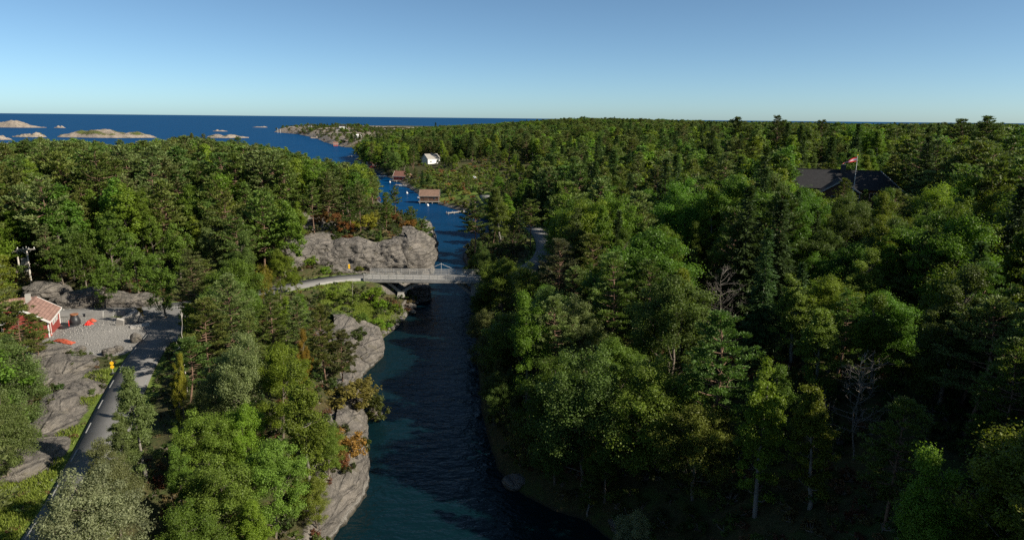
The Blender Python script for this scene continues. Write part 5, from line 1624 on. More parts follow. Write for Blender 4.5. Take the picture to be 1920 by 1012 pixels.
# ------------------------------------------------------------------ the road bridge
bd = BR - BL
blen = float(np.linalg.norm(bd[:2]))
bang = math.atan2(bd[1], bd[0])
br = empty('road_bridge', (BL[0], BL[1], BL[2]), bang, 'concrete road bridge with light mesh railings across the narrow channel', 'bridge')
HW = 2.55
MB().box((blen / 2, 0, -0.22), (blen, 2 * HW, 0.44)).build('deck', M['concrete'], br)
MB().box((blen / 2, 0, 0.015), (blen + 0.6, 2 * HW - 0.5, 0.05)).build('carriageway', M['bridge_slab'], br)
for sd in (-1, 1):
    MB().box((blen / 2, sd * (HW + 0.02), -0.16), (blen - 0.01, 0.40, 0.40)).build('edge_beam', M['concrete'], br)
    npost = 14
    for k in range(npost + 1):
        xk = 0.12 + (blen - 0.24) * k / npost
        MB().beam((xk, sd * HW, 0.1), (xk, sd * HW, 1.18), 0.09, 0.09).build('railing_post', M['steel'], br)
    for hz_, nm in ((1.18, 'top_rail'), (0.72, 'middle_rail'), (0.24, 'bottom_rail')):
        MB().beam((0.05, sd * HW, hz_), (blen - 0.05, sd * HW, hz_), 0.07, 0.075).build(nm, M['steel'], br)
    for k in range(npost):
        x0_ = 0.12 + (blen - 0.24) * k / npost + 0.06
        x1_ = 0.12 + (blen - 0.24) * (k + 1) / npost - 0.06
        m_ = MB()
        nb = 15
        for j in range(nb):
            xx = x0_ + (x1_ - x0_) * (j + 0.5) / nb
            m_.beam((xx, sd * HW, 0.24), (xx, sd * HW, 1.17), 0.034, 0.03)
        m_.build('mesh_panel', M['steel'], br)
MB().beam((0, -HW, 0.0), (0, -HW, 1.35), 0.22, 0.22).build('end_post', M['concrete'], br)
# splayed struts and abutment on the near side of the channel
fx_ = blen * 0.31
for sy in (-1.5, 1.5):
    MB().beam((fx_, sy, -2.6), (fx_ - 2.6, sy, -0.44), 0.55, 0.5).build('strut', M['concrete'], br)
    MB().beam((fx_, sy, -2.6), (fx_ + 3.6, sy, -0.44), 0.55, 0.5).build('strut', M['concrete'], br)
    MB().beam((blen * 0.93, sy, -2.8), (blen * 0.80, sy, -0.44), 0.55, 0.5).build('strut', M['concrete'], br)
MB().box((fx_, 0, -2.95), (1.4, 4.4, 0.9), taper=0.8).build('footing', M['pale_concrete'], br)
MB().add([(-0.5, -2.2, -3.4), (4.6, -2.2, -3.4), (3.0, -2.2, -0.46), (-0.5, -2.2, -0.46), (-0.5, 2.2, -3.4), (4.6, 2.2, -3.4), (3.0, 2.2, -0.46), (-0.5, 2.2, -0.46)],
         [(0, 1, 2, 3), (7, 6, 5, 4), (0, 4, 5, 1), (1, 5, 6, 2), (2, 6, 7, 3), (3, 7, 4, 0)]).build('abutment', M['concrete'], br)
MB().box((blen - 0.4, 0, -2.4), (2.4, 4.6, 3.9)).build('abutment', M['concrete'], br)
# sloping concrete pad and rock under the struts
pq = P(788, 553, 1.2)
rock(0, 0, 0, (3.8, 5.0, 4.6), 0.0, 'grey rock block under the bridge at the waterline', loc=(pq[0], pq[1] + 1.0, 0.9), amp=0.14)
pq = P(770, 562, 0.6)
rock(0, 0, 0, (3.0, 3.4, 2.2), 0.4, 'pale sloping rock at the foot of the bridge struts', loc=(pq[0], pq[1], 0.5), amp=0.12)
# white navigation frame on the far railing
q = BL + bd * 0.645
nf = empty('clearance_frame', (q[0] - 2.55 * -math.sin(bang) * -1, q[1] + 2.75, q[2]), bang, 'thin white steel gable frame standing on the far bridge railing', 'frame')
MB().beam((0, 0, -0.3), (0, 0, 2.45), 0.05, 0.05).build('mast', M['white_paint'], nf)
for sd in (-1, 1):
    MB().beam((0, 0, 2.25), (sd * 2.0, 0, 1.4), 0.05, 0.05).build('brace', M['white_paint'], nf)
    MB().beam((0, 0, 0.9), (sd * 1.1, -0.2, 0.1), 0.05, 0.05).build('brace', M['white_paint'], nf)
# low concrete parapet of the approach
L = dense(ROAD_B, 1.0)
L = L[L[:, 0] > P(585, 528, 5.8)[0]]
pw = empty('approach_parapet', tuple(L[0]), 0, 'low concrete kerb wall along the road before the bridge', 'wall')
o = strip('wall_body', L - L[0], 2.44, 2.70, M['concrete'], 0.26, parent=pw, thick=0.8)
# ------------------------------------------------------------------ yellow road-work lamps
def lamp(u, v, z, label):
    p = land(u, v, 0) if z is None else P(u, v, z)
    t = empty('road_work_sign', tuple(p), 0.2, label, 'sign')
    t.scale = (0.72, 0.72, 0.8)
    MB().box((0, 0, 0.06), (0.6, 0.5, 0.12)).build('base', M['black_plastic'], t)
    MB().tube([(0, 0, 0.1), (0, 0, 2.0)], [0.035, 0.035], 8).build('pole', M['steel'], t)
    for k, zc in enumerate((1.05, 1.62)):
        pan = MB()
        pan.add([(0.30 * math.cos(a), y_, zc + 0.27 * math.sin(a)) for y_ in (-0.05, -0.09) for a in [i * math.pi / 8 for i in range(16)]],
                [tuple(range(16))[::-1], tuple(range(16, 32))] + [(i, (i + 1) % 16, 16 + (i + 1) % 16, 16 + i) for i in range(16)])
        pan.build('panel', M['yellow'], t)
lamp(655, 509, 5.75, 'yellow two-disc sign at the roadside before the grey rock face')
lamp(212, 700, 6.4, 'yellow two-disc sign on the verge of the side road')

# ------------------------------------------------------------------ houses
def gable_house(name, loc, rz, Lx, Wy, eave, rise, walls, roof, label, cat='house', trim=None, over=0.35, windows=(), doors=(), chimney=None, base=0.0, found=None, hip=(0, 0), gr=None):
    """ridge along local x; windows: (side, t, z, w, h) on walls 'f' (-y) 'b' (+y) 'l' (-x) 'r' (+x)"""
    t = empty(name, loc, rz, label, cat, gr)
    hx, hy = Lx / 2, Wy / 2
    zt = eave
    wb = MB()
    poly = [(-hx, -hy), (hx, -hy), (hx, hy), (-hx, hy)]
    V = [(x, y, base - 0.6) for x, y in poly] + [(x, y, zt) for x, y in poly] + [(-hx, 0, zt + (rise if not hip[0] else 0.0)), (hx, 0, zt + (rise if not hip[1] else 0.0))]
    wb.add(V, [(0, 1, 5, 4), (2, 3, 7, 6), (1, 2, 6, 9, 5), (3, 0, 4, 8, 7), (3, 2, 1, 0)])
    wall = wb.build('wall', walls, t)
    k = rise / hy
    ey = hy + over
    ez = zt - over * k + 0.06
    top = zt + rise + 0.06
    xl, xr = -hx - over, hx + over
    th = 0.14
    for s in (-1, 1):
        a, b = (xl + hip[0], xr - hip[1])
        m_ = MB()
        quad = [(xl, s * ey, ez), (xr, s * ey, ez), (b, 0, top), (a, 0, top)]
        V = quad + [(x, y, z + th) for x, y, z in quad]
        F = [(0, 1, 2, 3), (4, 7, 6, 5), (0, 4, 5, 1), (1, 5, 6, 2), (2, 6, 7, 3), (3, 7, 4, 0)]
        m_.add(V, F)
        rp = m_.build('roof', roof, t)
        # tilers' coordinates lie along the slope
    for e, hp in ((-1, hip[0]), (1, hip[1])):
        if hp:
            xe = xl if e < 0 else xr
            xi = xe - e * hp
            m_ = MB()
            tri = [(xe, -ey, ez), (xe, ey, ez), (xi, 0, top)]
            m_.add(tri + [(x, y, z + th) for x, y, z in tri], [(0, 1, 2), (5, 4, 3), (0, 3, 4, 1), (1, 4, 5, 2), (2, 5, 3, 0)])
            m_.build('hip_roof', roof, t)
            for s in (-1, 1):
                MB().beam((xe, s * ey, ez + th + 0.03), (xi, 0, top + th + 0.03), 0.22, 0.08).build('hip_flashing', M['steel'], t)
    MB().beam((xl + hip[0], 0, top + th), (xr - hip[1], 0, top + th), 0.28, 0.12).build('ridge_cap', roof, t)
    if trim is not None:
        for e in (-1, 1):
            if (hip[0] if e < 0 else hip[1]): continue
            xe = (xl if e < 0 else xr) + e * 0.03
            for s in (-1, 1):
                MB().beam((xe, s * (ey + 0.02), ez + 0.02), (xe, 0, top + 0.05), 0.06, 0.26).build('verge_board', trim, t)
        for sx in (-1, 1):
            for sy in (-1, 1):
                MB().box((sx * hx, sy * hy, (zt + base) / 2), (0.16, 0.16, zt - base - 0.05)).build('corner_board', trim, t)
        for s in (-1, 1):
            MB().beam((xl, s * (ey + 0.03), ez + 0.05), (xr, s * (ey + 0.03), ez + 0.05), 0.05, 0.2).build('eaves_board', trim, t)
    def panel(side, tt, z, w, h, nm):
        if side in 'fb':
            s = -1 if side == 'f' else 1
            c = (tt * hx, s * (hy + 0.02), z)
            dims, inner = (w, 0.08, h), (w - 0.16, 0.12, h - 0.16)
            bar = ((c[0], c[1] + s * 0.07, z - h / 2 + .05), (c[0], c[1] + s * 0.07, z + h / 2 - .05))
        else:
            s = -1 if side == 'l' else 1
            c = (s * (hx + 0.02), tt * hy, z)
            dims, inner = (0.08, w, h), (0.12, w - 0.16, h - 0.16)
            bar = ((c[0] + s * 0.07, c[1], z - h / 2 + .05), (c[0] + s * 0.07, c[1], z + h / 2 - .05))
        f = MB().box(c, dims).build(nm, trim or M['white_paint'], t)
        if nm == 'window':
            MB().box(c, inner).build('pane', M['glass'], f)
            MB().beam(*bar, 0.05, 0.05).build('glazing_bar', trim or M['white_paint'], f)
        else:
            MB().box(c, inner).build('leaf', walls, f)
    for w_ in windows: panel(*w_, 'window')
    for d_ in doors: panel(*d_, 'door')
    if chimney:
        cx, cy, s_, h_, mt = chimney
        MB().box((cx, cy, top + h_ / 2 - 0.6), (s_, s_, h_ + 1.2)).build('chimney', mt, t)
    if found:
        MB().box((0, 0, base - 0.6 - found / 2), (Lx - 0.1, Wy - 0.1, found)).build('foundation', M['concrete'], t)
    return t
# red house by the yard: its long side with the eave faces the yard
A_, B_ = P(113, 606, 6.2), P(84, 605, 8.7)
al = unit((B_ - A_)[:2])
lf = np.array([al[1], -al[0]])
if lf[0] > 0: lf = -lf
Lh, Wh = 7.0, 5.2
cen = A_[:2] + al * Lh / 2 + lf * Wh / 2
rz_ = math.atan2(al[1], al[0])
gable_house('red_house', (cen[0], cen[1], 6.2), rz_, Lh, Wh, 2.3, 1.7, M['red_boards'], M['pink_tiles'], 'red wooden house with faded pink tile roof beside the gravel yard', 'house', M['white_paint'],
            windows=[('b', -0.55, 1.5, 0.9, 0.9), ('b', -0.2, 1.5, 0.9, 0.9), ('b', 0.15, 1.5, 0.9, 0.9), ('l', 0.2, 1.5, 1.0, 1.0)], doors=[('b', 0.55, 1.05, 0.95, 2.0)], chimney=(-1.9, -0.5, 0.6, 1.0, M['pale_concrete']), found=1.0)
sc_ = P(48, 592, 7.0)
gable_house('garden_shed', (sc_[0] - 1.0, sc_[1], 6.6), 0.5, 3.2, 2.6, 2.0, 0.8, M['red_boards'], M['pink_tiles'], 'small low red shed among the pines left of the red house', 'shed', None, windows=[], doors=[('f', 0.0, 1.0, 0.9, 1.8)], found=1.0)
# house with the dark hipped roof in the wood
hc = PD(1588, 320, 170)
HB = hc[2] - 3.7 - 3.3
hr = -0.36
gable_house('forest_house', (hc[0] - 1.0, hc[1], HB), hr, 24, 11.5, 3.3, 3.7, M['brown_boards'], M['black_tiles'], 'large house with dark tiled hipped roof among the trees', 'house', None, 0.7,
            windows=[('f', -0.3, 1.7, 1.6, 1.3), ('f', 0.55, 1.7, 1.6, 1.3), ('f', 0.8, 1.7, 1.2, 1.3), ('r', -0.3, 1.7, 1.4, 1.3), ('r', 0.3, 1.7, 1.4, 1.3)], doors=[('f', 0.3, 1.15, 1.0, 2.1)],
            chimney=(0.0, -0.7, 1.1, 1.4, M['black_plastic']), found=4.0, hip=(0, 4.5))
ca, sb = math.cos(hr), math.sin(hr)
wc = (hc[0] - 1.0 + (-1.0) * ca - (-8.5) * sb, hc[1] + (-1.0) * sb + (-8.5) * ca)
gable_house('forest_house_wing', (wc[0], wc[1], HB - 0.3), hr + math.pi / 2, 8.0, 8.0, 3.1, 2.5, M['brown_boards'], M['black_tiles'], 'lower wing of the dark-roofed house with pale verge boards', 'house', M['steel'], 0.6,
            windows=[('l', -0.3, 1.7, 1.4, 1.2), ('l', 0.3, 1.7, 1.4, 1.2)], found=4.0)
# flagpole with the long pennant
fb = PD(1608, 292, 152)
fz = h1(fb[0], fb[1])
fp = empty('flagpole', (fb[0], fb[1], fz), 0, 'white flagpole in front of the dark roof', 'flagpole')
MB().tube([(0, 0, 0), (0, 0, fb[2] - fz)], [0.08, 0.045], 10).build('pole', M['white_paint'], fp, True)
MB().lathe([(0.02, 0), (0.13, 0.08), (0.13, 0.16), (0.02, 0.25)], 10, (0, 0, fb[2] - fz)).build('finial', M['yellow'], fp, True)
pn_ = empty('pennant', (fb[0], fb[1], fb[2] - 0.25), 0, 'red pennant with white-edged blue stripe flying from the flagpole', 'flag')
def pennant_band(a0, a1, mat, nm, off):
    n = 16
    V, F = [], []
    for i in range(n + 1):
        s = i / n
        x = -0.08 - 2.9 * s
        sag = -1.5 * s ** 1.35
        yw = 0.16 * math.sin(s * 9) * (0.3 + s)
        w0 = 1.1 * (1 - 0.9 * s)
        V.append((x, yw + off, sag - 0.75 * s * 0 - w0 * a0)); V.append((x, yw + off, sag - w0 * a1))
    for i in range(n):
        F.append((2 * i, 2 * i + 1, 2 * i + 3, 2 * i + 2))
    me = bpy.data.meshes.new(nm)
    me.from_pydata(V, [], F)
    me.materials.append(mat)
    me.update()
    o = link(nm, me, pn_)
    md = o.modifiers.new('thickness', 'SOLIDIFY')
    md.thickness = 0.012
for a0, a1, mt, nm in ((0, 0.33, 'flag_red', 'red_band'), (0.33, 0.42, 'flag_white', 'white_band'), (0.42, 0.58, 'flag_blue', 'blue_band'), (0.58, 0.67, 'flag_white', 'white_band'), (0.67, 1.0, 'flag_red', 'red_band')):
    pennant_band(a0, a1, M[mt], nm, 0)
# boathouses on the far shore
def boathouse(u, v, rz, Lx, Wy, eave, rise, wall, roof, label, trim=None, dk=1.2, dx=0.0):
    p = P(u, v, 0.0)
    t = gable_house('boathouse', (p[0], p[1] + Wy * 0.4, 0.9), rz, Lx, Wy, eave, rise, wall, roof, label, 'boathouse', trim,
                    windows=[('f', 0.55, 1.3, 0.8, 0.8)], doors=[('f', -0.35, 1.1, 2.0, 2.0)])
    MB().box((0, -Wy / 2 - dk / 2, -0.1), (Lx + 1.2, dk, 0.16)).build('jetty_deck', M['plank'], t)
    for k in range(4):
        MB().tube([(-Lx / 2 + Lx * k / 3, -Wy / 2 - dk + 0.15, -2.4), (-Lx / 2 + Lx * k / 3, -Wy / 2 - dk + 0.15, -0.15)], [0.11, 0.11], 7).build('pile', M['pole_wood'], t)
    MB().box((0, 0.3, -1.6), (Lx - 0.4, Wy - 0.8, 2.0)).build('stone_base', M['concrete'], t)
    return t
boathouse(805, 381, 0.02, 8.0, 5.6, 2.3, 2.3, M['brown_boards'], M['brown_tiles'], 'brown boathouse with wide brown tile roof on the channel shore', M['grey_boards'])
boathouse(752, 341, -0.25, 7.5, 5.5, 2.4, 2.6, M['red_boards'], M['red_tiles'], 'red boathouse with white verges on the far channel bend', M['white_paint'])
boathouse(765, 341, 1.2, 4.0, 3.6, 2.0, 1.4, M['red_boards'], M['red_tiles'], 'small red hut close beside the red boathouse', M['white_paint'], 0.8)
boathouse(696, 318, 0.4, 5.5, 4.5, 2.3, 2.0, M['red_boards'], M['red_tiles'], 'distant red boathouse at the channel mouth', M['white_paint'])
def far_house(u, v, z, rz, Lx, Wy, eave, rise, wall, roof, label, cat='house'):
    p = P(u, v, z)
    g_ = h1(p[0], p[1])
    return gable_house('far_house', (p[0], p[1], max(g_, 0.5)), rz, Lx, Wy, eave, rise, wall, roof, label, cat, M['white_paint'],
                       windows=[('f', -0.5, 1.5, 1.0, 1.2), ('f', 0.5, 1.5, 1.0, 1.2), ('r', 0.0, 1.5, 1.0, 1.2)], doors=[('f', 0.0, 1.05, 1.0, 2.0)], chimney=(0.5, 0.0, 0.6, 0.9, M['concrete']), found=2.5)
far_house(808, 312, 5.5, 0.7, 9, 7, 3.4, 2.6, M['white_boards'], M['grey_boards'], 'white house among trees above the red boathouse')
far_house(672, 262, 7, 0.9, 7, 5.5, 3.0, 2.2, M['white_boards'], M['white_boards'], 'white house standing alone on the rocky headland shore')
far_house(643, 243.5, 12, 0.3, 13, 8, 4.0, 3.0, M['white_boards'], M['black_tiles'], 'white house on the crest of the far headland')
far_house(636, 247.5, 11, 0.3, 8, 7, 3.5, 2.5, M['grey_boards'], M['black_tiles'], 'grey house just below the crest house')
far_house(581, 239, 13, 0.2, 7, 6, 3.0, 2.4, M['white_boards'], M['black_tiles'], 'tiny white hut on top of the outer headland')
far_house(629, 268, 4, 0.4, 5.5, 4.5, 2.4, 1.9, M['red_boards'], M['red_tiles'], 'small red hut on the headland shore')
ic, ihz = ISL[1], ISL[2]
pq = P(189, 257.0, 0.0)
gable_house('island_house', (pq[0], pq[1] + 2.5, 1.6), 0.15, 12, 8, 4.5, 3.0, M['red_boards'], M['red_tiles'], 'red house in the hollow of the long islet', 'house', M['white_paint'], windows=[('f', -0.5, 1.8, 1.2, 1.3), ('f', 0.3, 1.8, 1.2, 1.3)], doors=[('f', 0.0, 1.1, 1.0, 2.0)], found=3.0)
pq = P(177, 257.0, 0.0)
gable_house('island_house', (pq[0], pq[1] + 2.5, 1.6), 0.5, 6, 5, 3.0, 2.0, M['white_boards'], M['red_tiles'], 'small white hut beside the red islet house', 'house', M['white_paint'], windows=[('f', 0.0, 1.6, 1.0, 1.0)], found=3.0)
for u, v0, v1, lb in ((857, 262, 249, 'thin white mast above the far wood'), (697, 290, 277, 'white flag mast on the low point at the channel mouth'), (521, 247, 239, 'mast on the tip of the outer headland'), (526, 247, 240, 'second shorter mast on the headland tip')):
    p = land(u, v0, 0) if v0 > 250 else P(u, v0, 3)
    d_ = math.hypot(p[0], p[1])
    hh = (v0 - v1) * d_ / FPX
    m_ = empty('mast', (p[0], p[1], max(h1(p[0], p[1]), 0)), 0, lb, 'mast')
    MB().tube([(0, 0, 0), (0, 0, hh)], [0.16 + d_ * 0.0001, 0.1 + d_ * 0.0001], 7).build('pole', M['white_paint'], m_)
    MB().lathe([(0.05, 0), (0.22, 0.12), (0.05, 0.3)], 8, (0, 0, hh)).build('finial', M['white_paint'], m_)

# ------------------------------------------------------------------ boats, buoys, jetties, car
def boat(u, v, Lb, rz, label, hullm, kind='motor', z=0.0):
    p = P(u, v, 0)
    t = empty('motor_boat' if kind == 'motor' else 'rowing_boat', (p[0], p[1], z), rz, label, 'boat')
    st = [(-0.5, 0.36, 0.0, 0.62), (-0.25, 0.42, -0.02, 0.62), (0.05, 0.42, -0.02, 0.66), (0.3, 0.30, 0.0, 0.74), (0.44, 0.14, 0.1, 0.82), (0.5, 0.015, 0.3, 0.88)]
    Bm = Lb * 0.4
    V, F = [], []
    for x, w, zk, zg in st:
        w *= Bm / 0.84
        V += [(x * Lb, -w, zg), (x * Lb, -w * 0.8, zk + 0.12), (x * Lb, 0, zk - 0.18), (x * Lb, w * 0.8, zk + 0.12), (x * Lb, w, zg), (x * Lb, w * 0.82, zg - 0.02), (x * Lb, w * 0.7, zk + 0.2), (x * Lb, -w * 0.7, zk + 0.2), (x * Lb, -w * 0.82, zg - 0.02)]
    n = 9
    for i in range(len(st) - 1):
        for k in range(n):
            F.append((i * n + k, i * n + (k + 1) % n, (i + 1) * n + (k + 1) % n, (i + 1) * n + k))
    F.append(tuple(range(n)))
    F.append(tuple(range((len(st) - 1) * n, len(st) * n))[::-1])
    MB().add(V, F).build('hull', hullm, t)
    for xx in (-0.22, 0.08):
        MB().box((xx * Lb, 0, 0.45), (0.3, Bm * 0.78, 0.07)).build('seat', M['plank'] if kind != 'motor' else M['fibreglass'], t)
    if kind == 'motor':
        MB().add([(0.12 * Lb, -Bm * .36, .68), (0.12 * Lb, Bm * .36, .68), (0.0, Bm * .32, 1.2), (0.0, -Bm * .32, 1.2), (0.14 * Lb, -Bm * .36, .68), (0.14 * Lb, Bm * .36, .68), (0.02, Bm * .32, 1.2), (0.02, -Bm * .32, 1.2)],
                 [(0, 1, 2, 3), (7, 6, 5, 4), (0, 3, 7, 4), (1, 5, 6, 2), (3, 2, 6, 7), (0, 4, 5, 1)]).build('windscreen', M['glass'], t)
        MB().box((0.3 * Lb, 0, 0.74), (0.32 * Lb, Bm * 0.5, 0.08)).build('foredeck', M['fibreglass'], t)
        MB().box((-0.54 * Lb, 0, 0.75), (0.35, 0.3, 0.5)).box((-0.55 * Lb, 0, 0.2), (0.14, 0.12, 0.9)).build('outboard_motor', M['black_plastic'], t)
    return t
boat(792, 374, 5.6, 2.6, 'white motor boat moored left of the brown boathouse', M['fibreglass'])
boat(799, 380.5, 4.0, 0.1, 'small white boat lying under the brown boathouse front', M['fibreglass'], 'row')
boat(811, 380.8, 4.0, 3.1, 'second white boat under the brown boathouse front', M['fibreglass'], 'row')
boat(716, 331.5, 6.5, 3.3, 'white boat moored off the red boathouse', M['fibreglass'])
boat(756, 350.5, 4.5, 3.0, 'small white boat at the little pale jetty', M['fibreglass'])
boat(664, 293.5, 6.0, 0.4, 'boat anchored off the low point at the channel mouth', M['fibreglass'])
boat(655, 294, 4.5, 0.2, 'small boat left of the one off the low point', M['fibreglass'], 'row')
boat(875, 399.5, 6.0, 0.15, 'dark rowing boat moored in the shaded inlet', M['boat_blue'], 'row')
def jetty(u0, v0, u1, v1, w, label):
    a, b = P(u0, v0, 0.6), P(u1, v1, 0.6)
    t = empty('jetty', tuple(a), 0, label, 'jetty')
    d = b - a
    Ld = np.linalg.norm(d)
    ud = d / Ld
    side = np.array([-ud[1], ud[0], 0])
    n = max(4, int(Ld / 0.5))
    me = MB().box((0, 0, 0), (0.42, w, 0.06), rz=math.atan2(ud[1], ud[0])).mesh('deck_plank', M['plank'])
    for k in range(n):
        o = link('deck_plank', me, t)
        o.location = tuple(ud * (k + 0.5) * Ld / n)
    for s in (-1, 1):
        MB().beam(side * s * w * 0.4 - np.array([0, 0, .12]), d + side * s * w * 0.4 - np.array([0, 0, .12]), 0.12, 0.16).build('bearer', M['pole_wood'], t)
        for k in range(4):
            q = ud * (0.15 + k * (Ld - 0.3) / 3) + side * s * w * 0.4
            MB().tube([q + np.array([0, 0, -2.2]), q + np.array([0, 0, 0.35])], [0.09, 0.09], 6).build('pile', M['pole_wood'], t)
jetty(742, 346.5, 762, 347.5, 1.8, 'little pale jetty between the two boathouses')
jetty(838, 399, 872, 395.5, 1.4, 'thin dark jetty in the shaded inlet')
jetty(733, 338.5, 745, 339.5, 1.6, 'low jetty in front of the red boathouse')
for u, v, lb in ((802, 386, 'white buoy floating before the brown boathouse'), (731, 342.5, 'white buoy off the red boathouse'), (763, 363, 'small white buoy in the middle of the channel')):
    p = P(u, v, 0)
    t = empty('buoy', tuple(p), 0, lb, 'buoy')
    MB().lathe([(0.05, -0.4), (0.42, -0.2), (0.55, 0.15), (0.48, 0.5), (0.2, 0.75), (0.08, 0.95)], 12).build('float', M['white_paint'], t, True)
    MB().lathe([(0.08, 0.95), (0.12, 1.0), (0.03, 1.15)], 8).build('eyelet', M['steel'], t)
def car(u, v, z, rz, label):
    p = P(u, v, z)
    g_ = h1(p[0], p[1])
    t = empty('parked_car', (p[0], p[1], g_ + 0.02), rz, label, 'car')
    prof = [(-2.1, .45), (-2.15, .85), (-1.9, 1.0), (-1.3, 1.42), (0.3, 1.45), (1.0, 1.0), (1.95, .9), (2.15, .65), (2.1, .4)]
    V = [(x, -.85 * (0.86 if zz > 1.1 else 1), zz) for x, zz in prof] + [(x, .85 * (0.86 if zz > 1.1 else 1), zz) for x, zz in prof]
    n = len(prof)
    MB().add(V, [tuple(range(n)), tuple(range(n, 2 * n))[::-1]] + [((i + 1) % n, i, n + i, n + (i + 1) % n) for i in range(n)]).build('body', M['fibreglass'], t)
    for s in (-1, 1):
        MB().box((-0.5, s * 0.80, 1.2), (1.6, 0.06, 0.34)).build('side_window', M['glass'], t)
    MB().beam((0.42, 0, 1.42), (0.98, 0, 1.06), 1.3, 0.05).build('windscreen', M['glass'], t)
    for sx in (-1.3, 1.3):
        for s in (-1, 1):
            w = MB()
            w.add([(sx + .32 * math.cos(a), s * .86 + y_, .34 + .32 * math.sin(a)) for y_ in (-.1, .1) for a in [k * math.pi / 6 for k in range(12)]], [tuple(range(12)), tuple(range(12, 24))[::-1]] + [(i, 12 + i, 12 + (i + 1) % 12, (i + 1) % 12) for i in range(12)])
            wo = w.build('wheel', M['black_plastic'], t)
            MB().box((sx, s * .97, .34), (.26, .02, .26)).build('rim', M['steel'], wo)
    for s in (-1, 1):
        MB().box((2.12, s * 0.6, 0.68), (0.08, 0.35, 0.16)).build('headlight', M['glass'], t)
car(885, 334.5, 5.2, 2.7, 'white car parked in the clearing above the brown boathouse')
# picnic table on the knoll
p = land(940, 449, 0.0)
t = empty('picnic_table', tuple(p), 0.3, 'pale picnic table under the knoll pines', 'table')
for k in range(4):
    MB().box((0, -0.36 + 0.24 * k, 0.78), (2.0, 0.22, 0.05)).build('table_board', M['pale_concrete'], t)
for s in (-1, 1):
    MB().box((0, s * 0.85, 0.46), (2.0, 0.28, 0.05)).build('bench_board', M['pale_concrete'], t)
    MB().beam((s * 0.7, -0.85, 0.42), (s * 0.7, 0.85, 0.42), 0.08, 0.08).beam((s * 0.7, -0.6, 0), (s * 0.7, -0.2, 0.76), 0.08, 0.08).beam((s * 0.7, 0.6, 0), (s * 0.7, 0.2, 0.76), 0.08, 0.08).build('trestle', M['pole_wood'], t)

# ------------------------------------------------------------------ utility poles
def upole(u_top, v_top, dist, label, box=False):
    q = PD(u_top, v_top, dist)
    g_ = h1(q[0], q[1])
    H = q[2] - g_
    t = empty('utility_pole', (q[0], q[1], g_), 0.1, label, 'pole')
    MB().tube([(0, 0, -0.4), (0, 0, H)], [0.17, 0.12], 9).build('pole', M['pole_wood'], t, True)
    arm = MB().beam((-1.45, -0.16, H - 0.35), (1.45, -0.16, H - 0.35), 0.12, 0.14).build('crossarm', M['pole_wood'], t)
    for k in (-1.3, -0.45, 0.45, 1.3):
        MB().lathe([(0.03, 0), (0.09, 0.06), (0.06, 0.14), (0.09, 0.2), (0.03, 0.3)], 8, (k, -0.16, H - 0.28)).build('insulator', M['white_paint'], arm)
    for s in (-1, 1):
        MB().beam((0, -0.14, H - 1.2), (s * 0.9, -0.16, H - 0.42), 0.05, 0.05).build('brace', M['steel'], t)
    if box:
        MB().box((-0.5, -0.3, H * 0.62), (0.6, 0.5, 0.8)).build('transformer', M['concrete'], t)
        MB().beam((-1.0, -0.3, H * 0.62 - 0.62), (0.2, -0.3, H * 0.62 - 0.62), 0.8, 0.12).build('platform', M['pole_wood'], t)
        MB().box((-0.35, -0.2, H * 0.35), (0.3, 0.25, 0.5)).build('switch_box', M['concrete'], t)
upole(49, 463, 113, 'taller wooden utility pole with crossarm behind the red house', True)
upole(31, 467, 118, 'wooden utility pole with crossarm left of the taller one')

# ------------------------------------------------------------------ things in the gravel yard
def ground_at(u, v, z=6.3):
    p = P(u, v, z)
    return np.array([p[0], p[1], h1(p[0], p[1])])
for k, (u, v, lb) in enumerate([(178, 590, 'long grey concrete barrier block along the coast road'), (202, 589, 'concrete barrier block right of the long one'), (226, 588, 'shaded concrete barrier block at the junction')]):
    p = ground_at(u, v)
    t = empty('barrier_block', tuple(p), 0.02, lb, 'barrier')
    Lk = (2.6, 1.9, 1.6)[k]
    MB().add([(sx * Lk / 2 * 0.995, sy * w / 2, z) for z, w in ((0, .62), (.25, .56), (.85, .28)) for sx, sy in ((-1, -1), (1, -1), (1, 1), (-1, 1))],
             [(3, 2, 1, 0), (8, 9, 10, 11)] + [(4 * l + i, 4 * l + (i + 1) % 4, 4 * l + 4 + (i + 1) % 4, 4 * l + 4 + i) for l in (0, 1) for i in range(4)]).build('body', M['concrete'], t)
    MB().tube([(-Lk * .25, 0, .84), (-Lk * .25, 0, .98), (-Lk * .1, 0, .98), (-Lk * .1, 0, .84)], [.025] * 4, 5).build('lifting_loop', M['steel'], t)
p = ground_at(141, 606)
t = empty('manhole_cone', (p[0], p[1], p[2]), 0, 'dark conical manhole shaft with rusty rim in the yard', 'manhole')
MB().lathe([(0.72, -0.1), (0.72, 0.7), (0.62, 0.95), (0.48, 1.4), (0.48, 1.52)], 24).build('shaft', M['black_plastic'], t, True)
MB().lathe([(0.50, 1.48), (0.54, 1.50), (0.54, 1.66), (0.46, 1.68), (0.40, 1.64)], 24).build('rim', plain('rusty_rim', (0.20, 0.085, 0.04), 0.9, 0.4, 4), t, True)
p = ground_at(128, 610)
t = empty('manhole_ring', (p[0], p[1], p[2]), 0, 'flat black ring lying beside the manhole cone', 'manhole')
MB().lathe([(1.15, -0.1), (1.2, 0.12), (1.05, 0.22), (0.75, 0.24)], 24).build('ring', M['black_plastic'], t, True)
MB().tube([(0.3, -0.3, 0.1), (0.32, -0.3, 1.05)], [0.04, 0.035], 6).build('marker_stake', M['red_tarp'], t)
